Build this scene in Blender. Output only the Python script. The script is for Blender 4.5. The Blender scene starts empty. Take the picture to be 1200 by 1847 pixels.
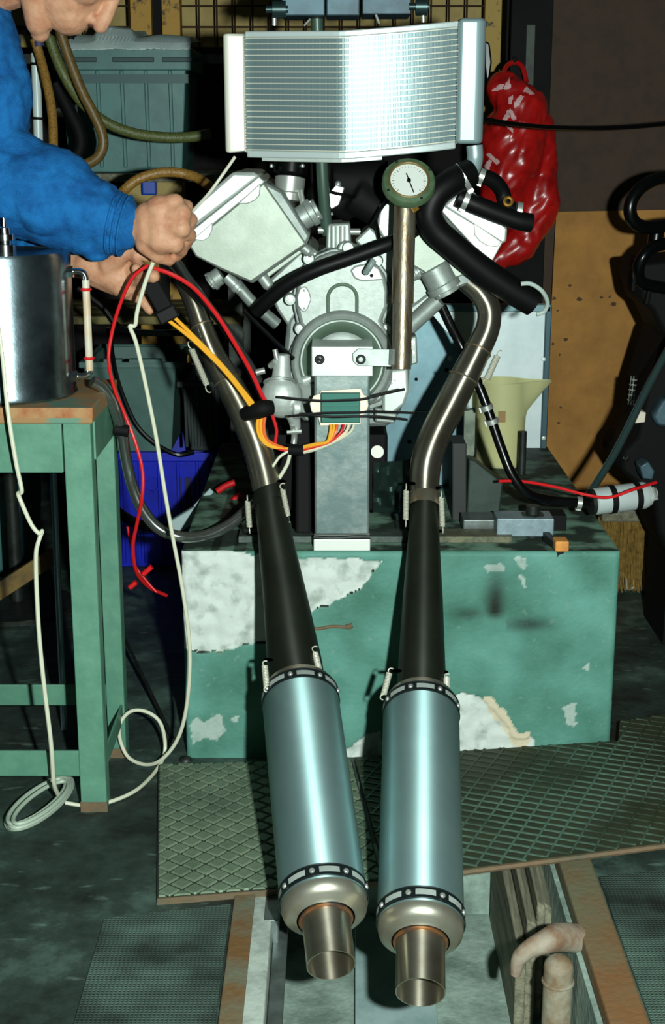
import bpy, bmesh, math, random
from mathutils import Vector, Matrix, noise
random.seed(4)
C = bpy.context.scene.collection
sc = bpy.context.scene

# ---------------------------------------------------------------- camera, world, lights, exposure
TH = math.radians(14.7); F = 2565.0; CT, ST = math.cos(TH), math.sin(TH)
CAM = Vector((0, -2.4, 1.094))
cd = bpy.data.cameras.new('camera'); cam = bpy.data.objects.new('camera', cd); C.objects.link(cam)
cd.sensor_fit = 'VERTICAL'; cd.sensor_height = 36; cd.sensor_width = 36; cd.lens = F / 1847 * 36
cd.clip_start = 0.05
cam.location = CAM; cam.rotation_euler = (math.pi / 2 - TH, 0, 0)
sc.camera = cam
w = bpy.data.worlds.new('world'); sc.world = w; w.use_nodes = True
w.node_tree.nodes['Background'].inputs[0].default_value = (0.55, 0.9, 0.85, 1)
w.node_tree.nodes['Background'].inputs[1].default_value = 0.022
ld = bpy.data.lights.new('camera_flash', 'SPOT'); ld.energy = 300; ld.color = (0.90, 1.0, 0.955)
ld.spot_size = math.radians(88); ld.spot_blend = 0.7; ld.shadow_soft_size = 0.022
lo = bpy.data.objects.new('camera_flash', ld); C.objects.link(lo)
lo.location = (0.19, -2.37, 1.10)
lo.rotation_euler = (math.pi / 2 - math.radians(12), 0, 0)
sc.view_settings.view_transform = 'Standard'
sc.view_settings.look = 'None'
sc.view_settings.gamma = 1.0
sc.view_settings.exposure = 0.0
sc.view_settings.use_curve_mapping = False

# ---------------------------------------------------------------- helpers
def ray(u, v):
    a = (u - 600) / F; b = (v - 923.5) / F
    return Vector((a, CT - b * ST, -ST - b * CT))
def P(u, v, Y):                       # world point seen at (u, v) and standing at depth Y
    d = ray(u, v); return CAM + d * ((Y - CAM.y) / d.y)
def G(u, v, z=0.0):                   # world point seen at (u, v) on the level z
    d = ray(u, v); return CAM + d * ((z - CAM.z) / d.z)
def S(u, v, Y):
    d = ray(u, v); return ((Y - CAM.y) / d.y) / F
def lin(c):
    c = c / 255.0
    return c / 12.92 if c <= 0.04045 else ((c + 0.055) / 1.055) ** 2.4
def col(c): return (lin(c[0]), lin(c[1]), lin(c[2]), 1)

MATS = {}
def M(name, c, rough=0.6, metal=0.0, c2=None, scale=30, bump=0.0, bscale=60, spec=None, lo=0.4, hi=0.65, aniso=0, stretch=None, trans=0, detail=6):
    if name in MATS: return MATS[name]
    m = bpy.data.materials.new(name); m.use_nodes = True; MATS[name] = m
    nt = m.node_tree; b = nt.nodes['Principled BSDF']
    b.inputs['Base Color'].default_value = col(c); b.inputs['Roughness'].default_value = rough; b.inputs['Metallic'].default_value = metal
    if spec is not None: b.inputs['Specular IOR Level'].default_value = spec
    if trans: b.inputs['Transmission Weight'].default_value = trans
    if aniso: b.inputs['Anisotropic'].default_value = aniso
    tc = nt.nodes.new('ShaderNodeTexCoord'); mp = nt.nodes.new('ShaderNodeMapping')
    nt.links.new(tc.outputs['Object'], mp.inputs[0])
    if stretch: mp.inputs['Scale'].default_value = stretch
    if c2:
        n = nt.nodes.new('ShaderNodeTexNoise'); n.inputs['Scale'].default_value = scale; n.inputs['Detail'].default_value = detail; n.inputs['Roughness'].default_value = 0.65
        r = nt.nodes.new('ShaderNodeValToRGB'); r.color_ramp.elements[0].position = lo; r.color_ramp.elements[1].position = hi
        r.color_ramp.elements[0].color = col(c); r.color_ramp.elements[1].color = col(c2)
        nt.links.new(mp.outputs[0], n.inputs['Vector']); nt.links.new(n.outputs[0], r.inputs[0]); nt.links.new(r.outputs[0], b.inputs['Base Color'])
    if bump:
        n2 = nt.nodes.new('ShaderNodeTexNoise'); n2.inputs['Scale'].default_value = bscale; n2.inputs['Detail'].default_value = 5
        bp = nt.nodes.new('ShaderNodeBump'); bp.inputs['Strength'].default_value = bump; bp.inputs['Distance'].default_value = 0.004
        nt.links.new(mp.outputs[0], n2.inputs['Vector']); nt.links.new(n2.outputs[0], bp.inputs['Height']); nt.links.new(bp.outputs[0], b.inputs['Normal'])
    return m

W = {}
def thing(name, label, cat, loc=(0, 0, 0), group=None):
    o = bpy.data.objects.new(name, None); C.objects.link(o); o.empty_display_size = 0.05
    o.location = loc; o['label'] = label; o['category'] = cat
    if group: o['group'] = group
    W[o.name] = Vector(loc); return o
def obj(name, bm, mat, parent=None, smooth=True, bevel=0, kind=None, label=None, cat=None, group=None, angle=40, seg=2, subd=0):
    me = bpy.data.meshes.new(name)
    if not isinstance(bm, bpy.types.Mesh):
        bmesh.ops.recalc_face_normals(bm, faces=bm.faces); bm.to_mesh(me); bm.free()
    else: me = bm
    mats = mat if isinstance(mat, (list, tuple)) else [mat]
    for m in mats: me.materials.append(m)
    o = bpy.data.objects.new(name, me); C.objects.link(o)
    if parent is not None:
        o.parent = parent; off = W[parent.name]; W[o.name] = off
    else:
        xs = [v.co for v in me.vertices]
        off = Vector(((min(c.x for c in xs) + max(c.x for c in xs)) / 2, (min(c.y for c in xs) + max(c.y for c in xs)) / 2, min(c.z for c in xs)))
        o.location = off; W[o.name] = off
    me.transform(Matrix.Translation(-off))
    if smooth:
        for p in me.polygons: p.use_smooth = True
    if bevel:
        b = o.modifiers.new('b', 'BEVEL'); b.width = bevel; b.segments = seg; b.limit_method = 'ANGLE'; b.angle_limit = math.radians(35)
    if subd:
        s = o.modifiers.new('s', 'SUBSURF'); s.levels = subd; s.render_levels = subd
    if smooth:
        try: me.set_sharp_from_angle(angle=math.radians(angle))
        except Exception: pass
    if kind: o['kind'] = kind
    if label: o['label'] = label
    if cat: o['category'] = cat
    if group: o['group'] = group
    return o
def B(): return bmesh.new()
def box(bm, x0, x1, y0, y1, z0, z1):
    v = [bm.verts.new((x, y, z)) for z in (z0, z1) for y in (y0, y1) for x in (x0, x1)]
    for f in ((0, 1, 3, 2), (4, 6, 7, 5), (0, 4, 5, 1), (2, 3, 7, 6), (0, 2, 6, 4), (1, 5, 7, 3)): bm.faces.new([v[i] for i in f])
    return bm
def boxp(bm, u0, v0, u1, v1, Y, dep, Y1=None):     # a box whose front stands at depth Y and is seen between two corners
    a = P(u0, v0, Y); b = P(u1, v1, Y)
    return box(bm, min(a.x, b.x), max(a.x, b.x), Y, Y + dep, min(a.z, b.z), max(a.z, b.z))
def obox(bm, c, ax, ay, az, hx, hy, hz):           # oriented box
    v = [bm.verts.new(c + ax * (sx * hx) + ay * (sy * hy) + az * (sz * hz)) for sz in (-1, 1) for sy in (-1, 1) for sx in (-1, 1)]
    for f in ((0, 1, 3, 2), (4, 6, 7, 5), (0, 4, 5, 1), (2, 3, 7, 6), (0, 2, 6, 4), (1, 5, 7, 3)): bm.faces.new([v[i] for i in f])
    return bm
def bar(bm, p0, p1, wid, thick, ref=Vector((0, 1, 0))):
    p0 = Vector(p0); p1 = Vector(p1); az = (p1 - p0); L = az.length; az.normalize()
    ax = az.cross(ref).normalized(); ay = az.cross(ax).normalized()
    return obox(bm, (p0 + p1) / 2, ax, ay, az, wid / 2, thick / 2, L / 2)
def frame(t):
    t = t.normalized(); a = Vector((0, 0, 1)) if abs(t.z) < 0.9 else Vector((1, 0, 0))
    x = t.cross(a).normalized(); return x, t.cross(x).normalized()
def around(bm, rings, n):            # skin the rings; the UV map runs round the tube, for brushed metal
    uv = bm.loops.layers.uv.get('around') or bm.loops.layers.uv.new('around')
    for i, (a, b) in enumerate(zip(rings, rings[1:])):
        for k in range(n):
            f = bm.faces.new((a[k], a[(k + 1) % n], b[(k + 1) % n], b[k]))
            for lp, q in zip(f.loops, ((k, i), (k + 1, i), (k + 1, i + 1), (k, i + 1))): lp[uv].uv = (q[0] / n, q[1] / max(1, len(rings) - 1))
def loft(bm, pts, rs, n=12, cap=True):
    pts = [Vector(p) for p in pts]; rings = []; x = None
    for i, p in enumerate(pts):
        t = (pts[min(i + 1, len(pts) - 1)] - pts[max(i - 1, 0)])
        if t.length < 1e-9: t = Vector((0, 0, 1))
        t.normalize()
        if x is None: x, y = frame(t)
        else:
            x = (x - t * x.dot(t))
            if x.length < 1e-6: x, y = frame(t)
            x.normalize(); y = t.cross(x)
        r = rs[i]
        rings.append([bm.verts.new(p + (x * math.cos(2 * math.pi * k / n) + y * math.sin(2 * math.pi * k / n)) * r) for k in range(n)])
    around(bm, rings, n)
    if cap:
        bm.faces.new(rings[0][::-1]); bm.faces.new(rings[-1])
    return bm
def smooth_pts(pts, sub=6):
    if len(pts) < 3: return [tuple(p) for p in pts]
    out = []; n = len(pts)
    for i in range(n - 1):
        p0, p1, p2, p3 = pts[max(i - 1, 0)], pts[i], pts[i + 1], pts[min(i + 2, n - 1)]
        for k in range(sub):
            t = k / sub
            out.append(tuple(0.5 * (2 * b + (c - a) * t + (2 * a - 5 * b + 4 * c - d) * t * t + (-a + 3 * b - 3 * c + d) * t ** 3) for a, b, c, d in zip(p0, p1, p2, p3)))
    out.append(tuple(pts[-1])); return out
def tubep(bm, pts, r, n=10, sub=6, cap=True):      # points (u, v, Y) or (u, v, Y, r), r in pixels
    q = smooth_pts([tuple(p) if len(p) == 4 else tuple(p) + (r,) for p in pts], sub)
    return loft(bm, [P(a[0], a[1], a[2]) for a in q], [a[3] * S(a[0], a[1], a[2]) for a in q], n, cap)
def tubew(bm, pts, r, n=10, sub=6, cap=True):      # world points
    q = smooth_pts([tuple(p) if len(p) == 4 else tuple(p) + (r,) for p in pts], sub)
    return loft(bm, [a[:3] for a in q], [a[3] for a in q], n, cap)
def cyl(bm, p0, p1, r0, r1=None, n=24, cap=True):
    return loft(bm, [p0, p1], [r0, r0 if r1 is None else r1], n, cap)
def lathe(bm, p0, d, prof, n=32, cap=True):        # prof: (t along d, r)
    d = Vector(d).normalized(); p0 = Vector(p0); x, y = frame(d); rings = []
    for t, r in prof: rings.append([bm.verts.new(p0 + d * t + (x * math.cos(2 * math.pi * k / n) + y * math.sin(2 * math.pi * k / n)) * max(r, 1e-4)) for k in range(n)])
    around(bm, rings, n)
    if cap: bm.faces.new(rings[0][::-1]); bm.faces.new(rings[-1])
    return bm
def prism(bm, pts, Y, dep):                        # outline in pixels at depth Y, given real thickness along +Y
    a = [P(u, v, Y) for u, v in pts]
    f = [bm.verts.new(p) for p in a]; g = [bm.verts.new(p + Vector((0, dep, 0))) for p in a]; n = len(a)
    bm.faces.new(f); bm.faces.new(g[::-1])
    for i in range(n): bm.faces.new((f[i], g[i], g[(i + 1) % n], f[(i + 1) % n]))
    return bm
def slab(bm, pts, z0, z1):                         # world outline (x, y)
    f = [bm.verts.new((x, y, z1)) for x, y in pts]; g = [bm.verts.new((x, y, z0)) for x, y in pts]; n = len(pts)
    bm.faces.new(f); bm.faces.new(g[::-1])
    for i in range(n): bm.faces.new((f[i], g[i], g[(i + 1) % n], f[(i + 1) % n]))
    return bm
def ball(bm, c, r, seg=16, sx=1, sy=1, sz=1):
    m = Matrix.Translation(c) @ Matrix.Diagonal((r * sx, r * sy, r * sz, 1))
    bmesh.ops.create_uvsphere(bm, u_segments=seg, v_segments=max(6, seg // 2), radius=1, matrix=m); return bm
def torus(bm, c, d, R, r, n=28, k=8):
    x, y = frame(Vector(d)); d = Vector(d).normalized(); rings = []
    for i in range(n):
        a = 2 * math.pi * i / n; e = x * math.cos(a) + y * math.sin(a)
        rings.append([bm.verts.new(Vector(c) + e * (R + r * math.cos(2 * math.pi * j / k)) + d * (r * math.sin(2 * math.pi * j / k))) for j in range(k)])
    for i in range(n):
        a, b = rings[i], rings[(i + 1) % n]
        for j in range(k): bm.faces.new((a[j], a[(j + 1) % k], b[(j + 1) % k], b[j]))
    return bm
def struct(name, bm, mat, parent=None, **k):
    o = obj(name, bm, mat, parent, **k)
    if parent is None: o['kind'] = 'structure'
    return o
def bolt(name, c, d, r, mat, parent, label=None):
    d = Vector(d).normalized(); bm = B()
    lathe(bm, Vector(c), d, [(0, r * 1.5), (r * .3, r * 1.5), (r * .3, r), (r * 1.2, r * .95), (r * 1.25, r * .55), (r * .7, r * .5)], 14)
    return obj(name, bm, mat, parent, label=label)
def clamp(name, c, d, r, mat, parent, wid=0.009):
    bm = B(); d = Vector(d).normalized(); x, y = frame(d)
    lathe(bm, Vector(c) - d * wid / 2, d, [(0, r), (0, r * 1.07), (wid, r * 1.07), (wid, r)], 24)
    s = -1 if y.y > 0 else 1
    obox(bm, Vector(c) + y * s * r * 1.12, x, d, y, r * .35, wid * .55, r * .12)
    cyl(bm, Vector(c) + y * s * r * 1.15 - x * r * .5, Vector(c) + y * s * r * 1.15 + x * r * .5, r * .13, n=8)
    return obj(name, bm, mat, parent)
def spring(name, a, b, r, mat, parent, wire=0.0011, turns=None, label=None):
    a = Vector(a); b = Vector(b); d = b - a; L = d.length; d.normalize(); x, y = frame(d); bm = B(); pts = []
    hk = min(0.014, L * .16); turns = turns or int((L - 2 * hk) / (wire * 2.15))
    for k in range(7):
        t = -math.pi * .2 + k / 6 * math.pi * 1.1; pts.append(a + d * (hk * .5 - math.cos(t) * hk * .5) + x * (math.sin(t) * hk * .55 - hk * .2))
    N = turns * 8
    for i in range(N + 1):
        t = i / N; pts.append(a + d * (hk + t * (L - 2 * hk)) + (x * math.cos(i * math.pi / 4) + y * math.sin(i * math.pi / 4)) * r)
    for k in range(7):
        t = k / 6 * math.pi * 1.1; pts.append(b + d * (-hk * .5 - math.cos(t) * hk * .5) + x * (math.sin(t) * hk * .55))
    loft(bm, pts, [wire] * len(pts), 5)
    return obj(name, bm, mat, parent, label=label)
def remeshed(name, build, voxel, mat, parent=None, smooth_it=6, fac=0.5, disp=None, **k):
    bm = B(); build(bm); me = bpy.data.meshes.new('tmp'); bmesh.ops.recalc_face_normals(bm, faces=bm.faces); bm.to_mesh(me); bm.free()
    o = bpy.data.objects.new('tmp', me); C.objects.link(o)
    r = o.modifiers.new('r', 'REMESH'); r.mode = 'VOXEL'; r.voxel_size = voxel
    s = o.modifiers.new('s', 'SMOOTH'); s.factor = fac; s.iterations = smooth_it
    dg = bpy.context.evaluated_depsgraph_get(); dg.update()
    m2 = bpy.data.meshes.new_from_object(o.evaluated_get(dg))
    bpy.data.objects.remove(o)
    if disp:
        ns = [v.normal.copy() for v in m2.vertices]
        for v, nn in zip(m2.vertices, ns): v.co += nn * disp(v.co)
    m2.name = name
    return obj(name, m2, mat, parent, angle=180, **k)

# ---------------------------------------------------------------- materials
alu = M('cast_aluminium', (160, 170, 164), .5, .45, (146, 156, 148), 60, .05, 300)
alu_plate = M('alloy_plate', (140, 150, 138), .5, .5, (152, 162, 150), 22, .03, 300)
alu_bright = M('machined_aluminium', (196, 206, 198), .45, .4, (184, 194, 188), 30)
alu_fin = M('radiator_fin', (112, 134, 136), .365, .5)
alu_tank = M('radiator_tank', (196, 210, 208), .42, .45)
steel = M('stainless_pipe', (186, 182, 164), .36, .95, (160, 152, 132), 12)
steel_hot = M('heat_tinted_steel', (160, 156, 138), .36, .85, (148, 116, 76), 14)
can = M('brushed_can', (160, 194, 194), .54, .8, (170, 204, 202), 8)
_nt = can.node_tree; _tg = _nt.nodes.new('ShaderNodeTangent'); _tg.direction_type = 'RADIAL'; _tg.axis = 'Z'
_b = _nt.nodes['Principled BSDF']; _b.inputs['Anisotropic'].default_value = .9; _b.inputs['Anisotropic Rotation'].default_value = 0.25
_nt.links.new(_tg.outputs[0], _b.inputs['Tangent'])
chrome = M('chrome', (214, 220, 218), .16, 1)
zinc = M('zinc_plated', (196, 202, 194), .36, .7)
spring_m = M('spring_steel', (206, 206, 188), .45, .3)
titan = M('dark_titanium', (40, 46, 36), .5, .55, (32, 36, 28), 9)
rubber = M('black_rubber', (8, 9, 9), .5, 0, None, spec=.18)
gloss_black = M('gloss_black', (6, 8, 8), .26, 0, spec=.35)
black = M('matt_black', (8, 9, 9), .7, 0, spec=.18)
iron = M('dark_steel', (52, 58, 54), .5, .6, (38, 42, 38), 40, .1)
greysteel = M('grey_steel', (120, 130, 128), .42, .7, (92, 100, 96), 26, .08)
blue_steel = M('blue_grey_steel', (84, 112, 122), .45, .55, (60, 84, 92), 14)
green_paint = M('green_paint', (78, 128, 106), .5, 0, (92, 142, 118), 18, .12, 90)
green_iron = M('green_enamel', (84, 108, 78), .42, .15, (62, 84, 56), 30)
wood_worn = M('worn_wood', (168, 132, 88), .75, 0, (150, 84, 40), 22, .25, 60)
wood_old = M('weathered_timber', (132, 130, 108), .85, 0, (88, 88, 70), 10, .6, 30, stretch=(6, .6, 6))
rust = M('rusty_steel', (112, 92, 68), .8, .1, (88, 84, 66), 16, .4, 80)
rust2 = M('rusty_rail', (112, 82, 46), .75, .1, (104, 110, 92), 11, .35, 90)
concrete_pale = M('pale_concrete', (168, 180, 170), .85, 0, (120, 130, 120), 18, .4, 60)
concrete_pit = M('pit_concrete', (150, 172, 160), .9, 0, (104, 122, 112), 14, .5, 70)
tote_green = M('grey_green_plastic', (74, 122, 118), .45, 0, (64, 106, 104), 14, .05)
tote_low = M('grey_plastic', (80, 116, 108), .5, 0, (70, 104, 98), 14)
crate_blue = M('blue_plastic', (14, 36, 200), .42, 0, (10, 26, 160), 10)
cloth_white = M('pale_cloth', (218, 234, 230), .8, 0, (196, 218, 216), 12, .2)
yellow_paint = M('yellow_paint', (176, 134, 42), .6, 0, (44, 34, 20), 30, .2, 60, lo=.56, hi=.66)
yellow_pale = M('pale_yellow_paint', (170, 140, 56), .6, 0, (50, 44, 26), 30, .2, 60, lo=.58, hi=.66)
wire_m = M('brown_wire', (62, 44, 30), .6, .4)
card = M('beige_board', (178, 158, 100), .85, 0, (150, 130, 80), 9)
board = M('orange_hardboard', (170, 122, 58), .85, 0, (146, 102, 46), 8, .25, 300)
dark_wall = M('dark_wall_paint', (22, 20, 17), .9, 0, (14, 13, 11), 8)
brown_wall = M('brown_board', (64, 48, 36), .85, 0, (54, 42, 32), 30, .2, 300)
red_plastic = M('red_plastic_bag', (176, 24, 22), .3, 0, (134, 14, 14), 14, .2, 30, spec=.5)
print_white = M('bag_print', (200, 160, 160), .5)
jean_blue = M('blue_overall_cloth', (24, 104, 168), .85, 0, (15, 80, 140), 30, .5, 500, spec=.2)
teal_cloth = M('teal_shirt', (50, 130, 126), .85, 0, (30, 100, 100), 60)
skin_m = M('skin', (196, 148, 116), .55, 0, (178, 122, 92), 40, .25, 120, spec=.35)
dirty_skin = M('work_stained_skin', (170, 116, 78), .6, 0, (138, 88, 54), 46, .25, 120)
white_wire = M('white_cable', (206, 208, 184), .5)
red_wire = M('red_wire', (206, 24, 28), .4)
yellow_wire = M('yellow_wire', (236, 170, 46), .4)
orange_wire = M('orange_wire', (226, 106, 48), .4)
cream_wire = M('cream_wire', (232, 214, 178), .4)
braid = M('amber_braided_hose', (150, 112, 50), .4, 0, (110, 82, 36), 240, .3, 300)
braid_green = M('olive_braided_hose', (96, 104, 56), .45, 0, (64, 74, 38), 260, .3, 300)
regulator_m = M('green_finned_alloy', (18, 98, 84), .4, .2)
soot_steel = M('oily_black_steel', (150, 172, 180), .21, .96, (92, 106, 108), 9, .03, 160)

def brushed(m, an):
    nt = m.node_tree; tg = nt.nodes.new('ShaderNodeTangent'); tg.direction_type = 'UV_MAP'; tg.uv_map = 'around'; b = nt.nodes['Principled BSDF']
    b.inputs['Anisotropic'].default_value = an; b.inputs['Anisotropic Rotation'].default_value = .25; nt.links.new(tg.outputs[0], b.inputs['Tangent'])
brushed(steel, .85); brushed(titan, .75)
# ================================================================ STRUCTURE
# floor around the service pit (pit runs under the silencers towards the camera)
PX0, PX1, PY = -0.088, 0.345, -0.10
flo = M('oily_concrete', (58, 76, 68), .7, 0, (24, 32, 29), 5, .5, 40, lo=.36, hi=.62, detail=10)
def floor_mat():
    m = bpy.data.materials.new('oily_floor'); m.use_nodes = True; nt = m.node_tree; b = nt.nodes['Principled BSDF']; b.inputs['Roughness'].default_value = .62
    tc = nt.nodes.new('ShaderNodeTexCoord')
    n = nt.nodes.new('ShaderNodeTexNoise'); n.inputs['Scale'].default_value = 4.5; n.inputs['Detail'].default_value = 10; n.inputs['Roughness'].default_value = .7
    r = nt.nodes.new('ShaderNodeValToRGB'); e = r.color_ramp.elements
    e[0].position = .38; e[0].color = col((20, 26, 24)); e[1].position = .66; e[1].color = col((84, 108, 98)); x = e.new(.52); x.color = col((46, 62, 55))
    mp = nt.nodes.new('ShaderNodeMapping'); mp.inputs['Scale'].default_value = (14, 40, 1)
    n2 = nt.nodes.new('ShaderNodeTexNoise'); n2.inputs['Scale'].default_value = 1; n2.inputs['Detail'].default_value = 6
    r2 = nt.nodes.new('ShaderNodeValToRGB'); r2.color_ramp.elements[0].position = .64; r2.color_ramp.elements[1].position = .72
    r2.color_ramp.elements[0].color = (0, 0, 0, 1); r2.color_ramp.elements[1].color = (.5, .5, .5, 1)
    mx = nt.nodes.new('ShaderNodeMixRGB'); mx.inputs[2].default_value = col((110, 136, 124))
    L = nt.links.new
    L(tc.outputs['Object'], n.inputs['Vector']); L(n.outputs[0], r.inputs[0]); L(tc.outputs['Object'], mp.inputs[0]); L(mp.outputs[0], n2.inputs['Vector'])
    L(n2.outputs[0], r2.inputs[0]); L(r2.outputs[0], mx.inputs[0]); L(r.outputs[0], mx.inputs[1]); L(mx.outputs[0], b.inputs['Base Color'])
    bp = nt.nodes.new('ShaderNodeBump'); bp.inputs['Strength'].default_value = .5; bp.inputs['Distance'].default_value = .006; L(n.outputs[0], bp.inputs['Height']); L(bp.outputs[0], b.inputs['Normal'])
    return m
fm = floor_mat()
bm = B()
slab(bm, [(-2.6, -2.9), (-0.146, -2.9), (-0.146, PY), (-0.146, 2.3), (-2.6, 2.3)], -0.12, 0)
slab(bm, [(-0.146, PY), (0.40, PY), (0.40, 2.3), (-0.146, 2.3)], -0.12, 0)
slab(bm, [(0.40, -2.9), (2.4, -2.9), (2.4, 2.3), (0.40, 2.3)], -0.12, 0)
floor = struct('floor', bm, fm, smooth=False)
# pit
bm = B(); box(bm, -0.3, 0.6, -2.9, 0.0, -0.33, -0.26); struct('floor_pit', bm, concrete_pit, smooth=False)
bm = B(); box(bm, -0.146, PX0, -2.9, PY, -0.26, 0.0); wl = struct('wall_pit_left', bm, concrete_pale, smooth=False, bevel=.004)
bm = B(); box(bm, -0.146, -0.115, -2.9, PY, 0, 0.006); struct('edging_rail', bm, rust2, wl, smooth=False, bevel=.002)
bm = B(); box(bm, PX0, -0.066, -2.9, PY, -0.045, -0.035); box(bm, PX0, -0.084, -2.9, PY, -0.12, -0.035); struct('ledge_channel', bm, greysteel, wl, smooth=False, bevel=.002)
bm = B(); box(bm, PX1, 0.40, -2.9, PY, -0.26, -0.02); wr = struct('wall_pit_right', bm, concrete_pit, smooth=False)
bm = B(); box(bm, 0.352, 0.404, -2.9, PY, -0.02, 0.008); struct('edging_rail', bm, M('olive_rail', (112, 108, 82), .75, .1, (124, 88, 52), 5, .35, 90), wr, smooth=False, bevel=.004)
bm = B(); box(bm, -0.146, 0.40, PY, PY + .03, -0.26, -0.12); struct('wall_pit_end', bm, concrete_pit, smooth=False)
# back walls
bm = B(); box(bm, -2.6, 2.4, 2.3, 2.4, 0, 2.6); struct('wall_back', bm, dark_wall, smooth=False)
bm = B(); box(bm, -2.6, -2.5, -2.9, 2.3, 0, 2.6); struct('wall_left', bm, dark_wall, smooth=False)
xw = P(990, 200, 1.25).x
bm = B(); box(bm, xw, 2.4, 1.25, 1.29, 0, 2.6); struct('wall_partition', bm, brown_wall, smooth=False)
bm = B(); box(bm, 2.3, 2.4, -2.9, 1.25, 0, 2.6); struct('wall_right', bm, brown_wall, smooth=False)

# steel column beside the partition
t = thing('steel_column', 'tall black steel column with a scuffed edge beside the brown partition', 'column', P(950, 900, 1.28) * Vector((1, 1, 0)) if False else (P(950, 200, 1.22).x, 1.24, 0))
bm = B(); a = P(918, 200, 1.2).x; b = P(992, 200, 1.2).x; box(bm, a, b, 1.2, 1.215, 0, 2.4); box(bm, (a + b) / 2 - .006, (a + b) / 2 + .006, 1.215, 1.3, 0, 2.4); box(bm, a, b, 1.3, 1.315, 0, 2.4)
obj('shaft', bm, M('black_column_paint', (11, 13, 12), .75, 0, (17, 20, 18), 12, spec=.15), t, smooth=False, bevel=.002)
bm = B(); boxp(bm, 951, 45, 962, 158, 1.197, .003); obj('scuff_strip', bm, M('worn_green_grey', (52, 66, 58), .6, 0, (24, 30, 26), 20), t, smooth=False, label='paler grey-green scuffed strip')

# orange hardboard sheet leaning on the partition
t = thing('hardboard_sheet', 'orange-brown hardboard sheet leaning on the partition right of the engine', 'board', (P(1100, 900, 1.2).x, 1.22, 0))
x0 = P(985, 600, 1.19).x; zt = P(1100, 378, 1.22).z
bm = B(); v = [Vector((x0, 1.17, 0)), Vector((x0 + .95, 1.17, 0)), Vector((x0 + .95, 1.225, zt + .012)), Vector((x0 + .02, 1.225, zt - .006))]
f = [bm.verts.new(q) for q in v]; g = [bm.verts.new(q + Vector((0, .006, 0))) for q in v]
bm.faces.new(f); bm.faces.new(g[::-1])
for i in range(4): bm.faces.new((f[i], g[i], g[(i + 1) % 4], f[(i + 1) % 4]))
obj('board_panel', bm, board, t, smooth=False)
def on_board(u, v):   # a point on the leaning sheet
    d = ray(u, v); k = .055 / zt      # y = 1.17 + k z
    s = (1.17 + k * CAM.z - CAM.y) / (d.y - k * d.z); return CAM + d * s
random.seed(9)
for (u, v, r) in [(1000, 538, 5), (1046, 540, 7), (1107, 549, 6), (1006, 560, 3), (1085, 536, 4), (1100, 536, 4), (1028, 515, 4), (998, 620, 4), (1020, 612, 5), (1010, 640, 3), (1008, 763, 4), (1012, 735, 3)]:
    bm = B(); c = on_board(u, v); pts = []
    for k in range(9):
        rr = r * S(u, v, 1.2) * random.uniform(.5, 1.1); pts.append((c.x + rr * math.cos(k * .698), c.z + rr * .8 * math.sin(k * .698)))
    fr = [bm.verts.new((x, 1.17 + .055 / zt * z - .0006, z)) for x, z in pts]; bm.faces.new(fr)
    bk = [bm.verts.new((x, 1.17 + .055 / zt * z + .001, z)) for x, z in pts]; bm.faces.new(bk[::-1])
    for k in range(9): bm.faces.new((fr[k], bk[k], bk[(k + 1) % 9], fr[(k + 1) % 9]))
    obj('oil_stain', bm, M('oil_stain', (82, 58, 28), .8, 0, (60, 42, 22), 60), t, smooth=False)

# ================================================================ CONCRETE BLOCK
BX0, BX1, BY1, BZ = -0.266, 0.506, 0.92, 0.392
def inpoly(x, y, poly):
    c = False; j = len(poly) - 1
    for i in range(len(poly)):
        xi, yi = poly[i]; xj, yj = poly[j]
        if (yi > y) != (yj > y) and x < (xj - xi) * (y - yi) / (yj - yi) + xi: c = not c
        j = i
    return c
def px_xz(pts): return [(P(u, v, 0).x, P(u, v, 0).z) for u, v in pts]
chips = [px_xz([(318, 1000), (350, 990), (400, 985), (450, 1000), (540, 1006), (640, 1008), (690, 1012), (672, 1035), (650, 1060), (620, 1075), (590, 1092), (555, 1108), (530, 1128), (500, 1150), (470, 1158), (430, 1166), (400, 1175), (362, 1176), (318, 1170)]),
         px_xz([(800, 1262), (835, 1252), (870, 1256), (890, 1284), (905, 1300), (918, 1330), (935, 1336), (960, 1330), (968, 1350), (940, 1380), (800, 1380)]),
         px_xz([(622, 1355), (640, 1340), (662, 1325), (690, 1320), (690, 1385), (622, 1385)]),
         ]
flakes = [px_xz([(928, 1010), (942, 1003), (952, 1012), (946, 1030), (936, 1024)]), px_xz([(930, 1040), (940, 1036), (950, 1060), (942, 1056)]), px_xz([(340, 1310), (352, 1292), (366, 1304), (398, 1286), (410, 1318), (396, 1336), (372, 1330), (350, 1342)]), px_xz([(415, 1298), (430, 1290), (428, 1306)]), px_xz([(1020, 1275), (1042, 1268), (1040, 1310), (1024, 1312)]), px_xz([(1052, 1206), (1060, 1198), (1066, 1210)]), px_xz([(870, 1022), (905, 1016), (914, 1026), (880, 1032)])]
cream = [px_xz([(874, 1256), (888, 1254), (894, 1272), (908, 1280), (918, 1300), (930, 1320), (958, 1322), (950, 1350), (920, 1345), (905, 1315), (884, 1285)])]
bm = B(); NX, NZ = 250, 126
lay = bm.verts.layers.float_color.new('wear')
grid = []
sx, sz = P(893, 1105, 0).x, P(893, 1105, 0).z
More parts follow.
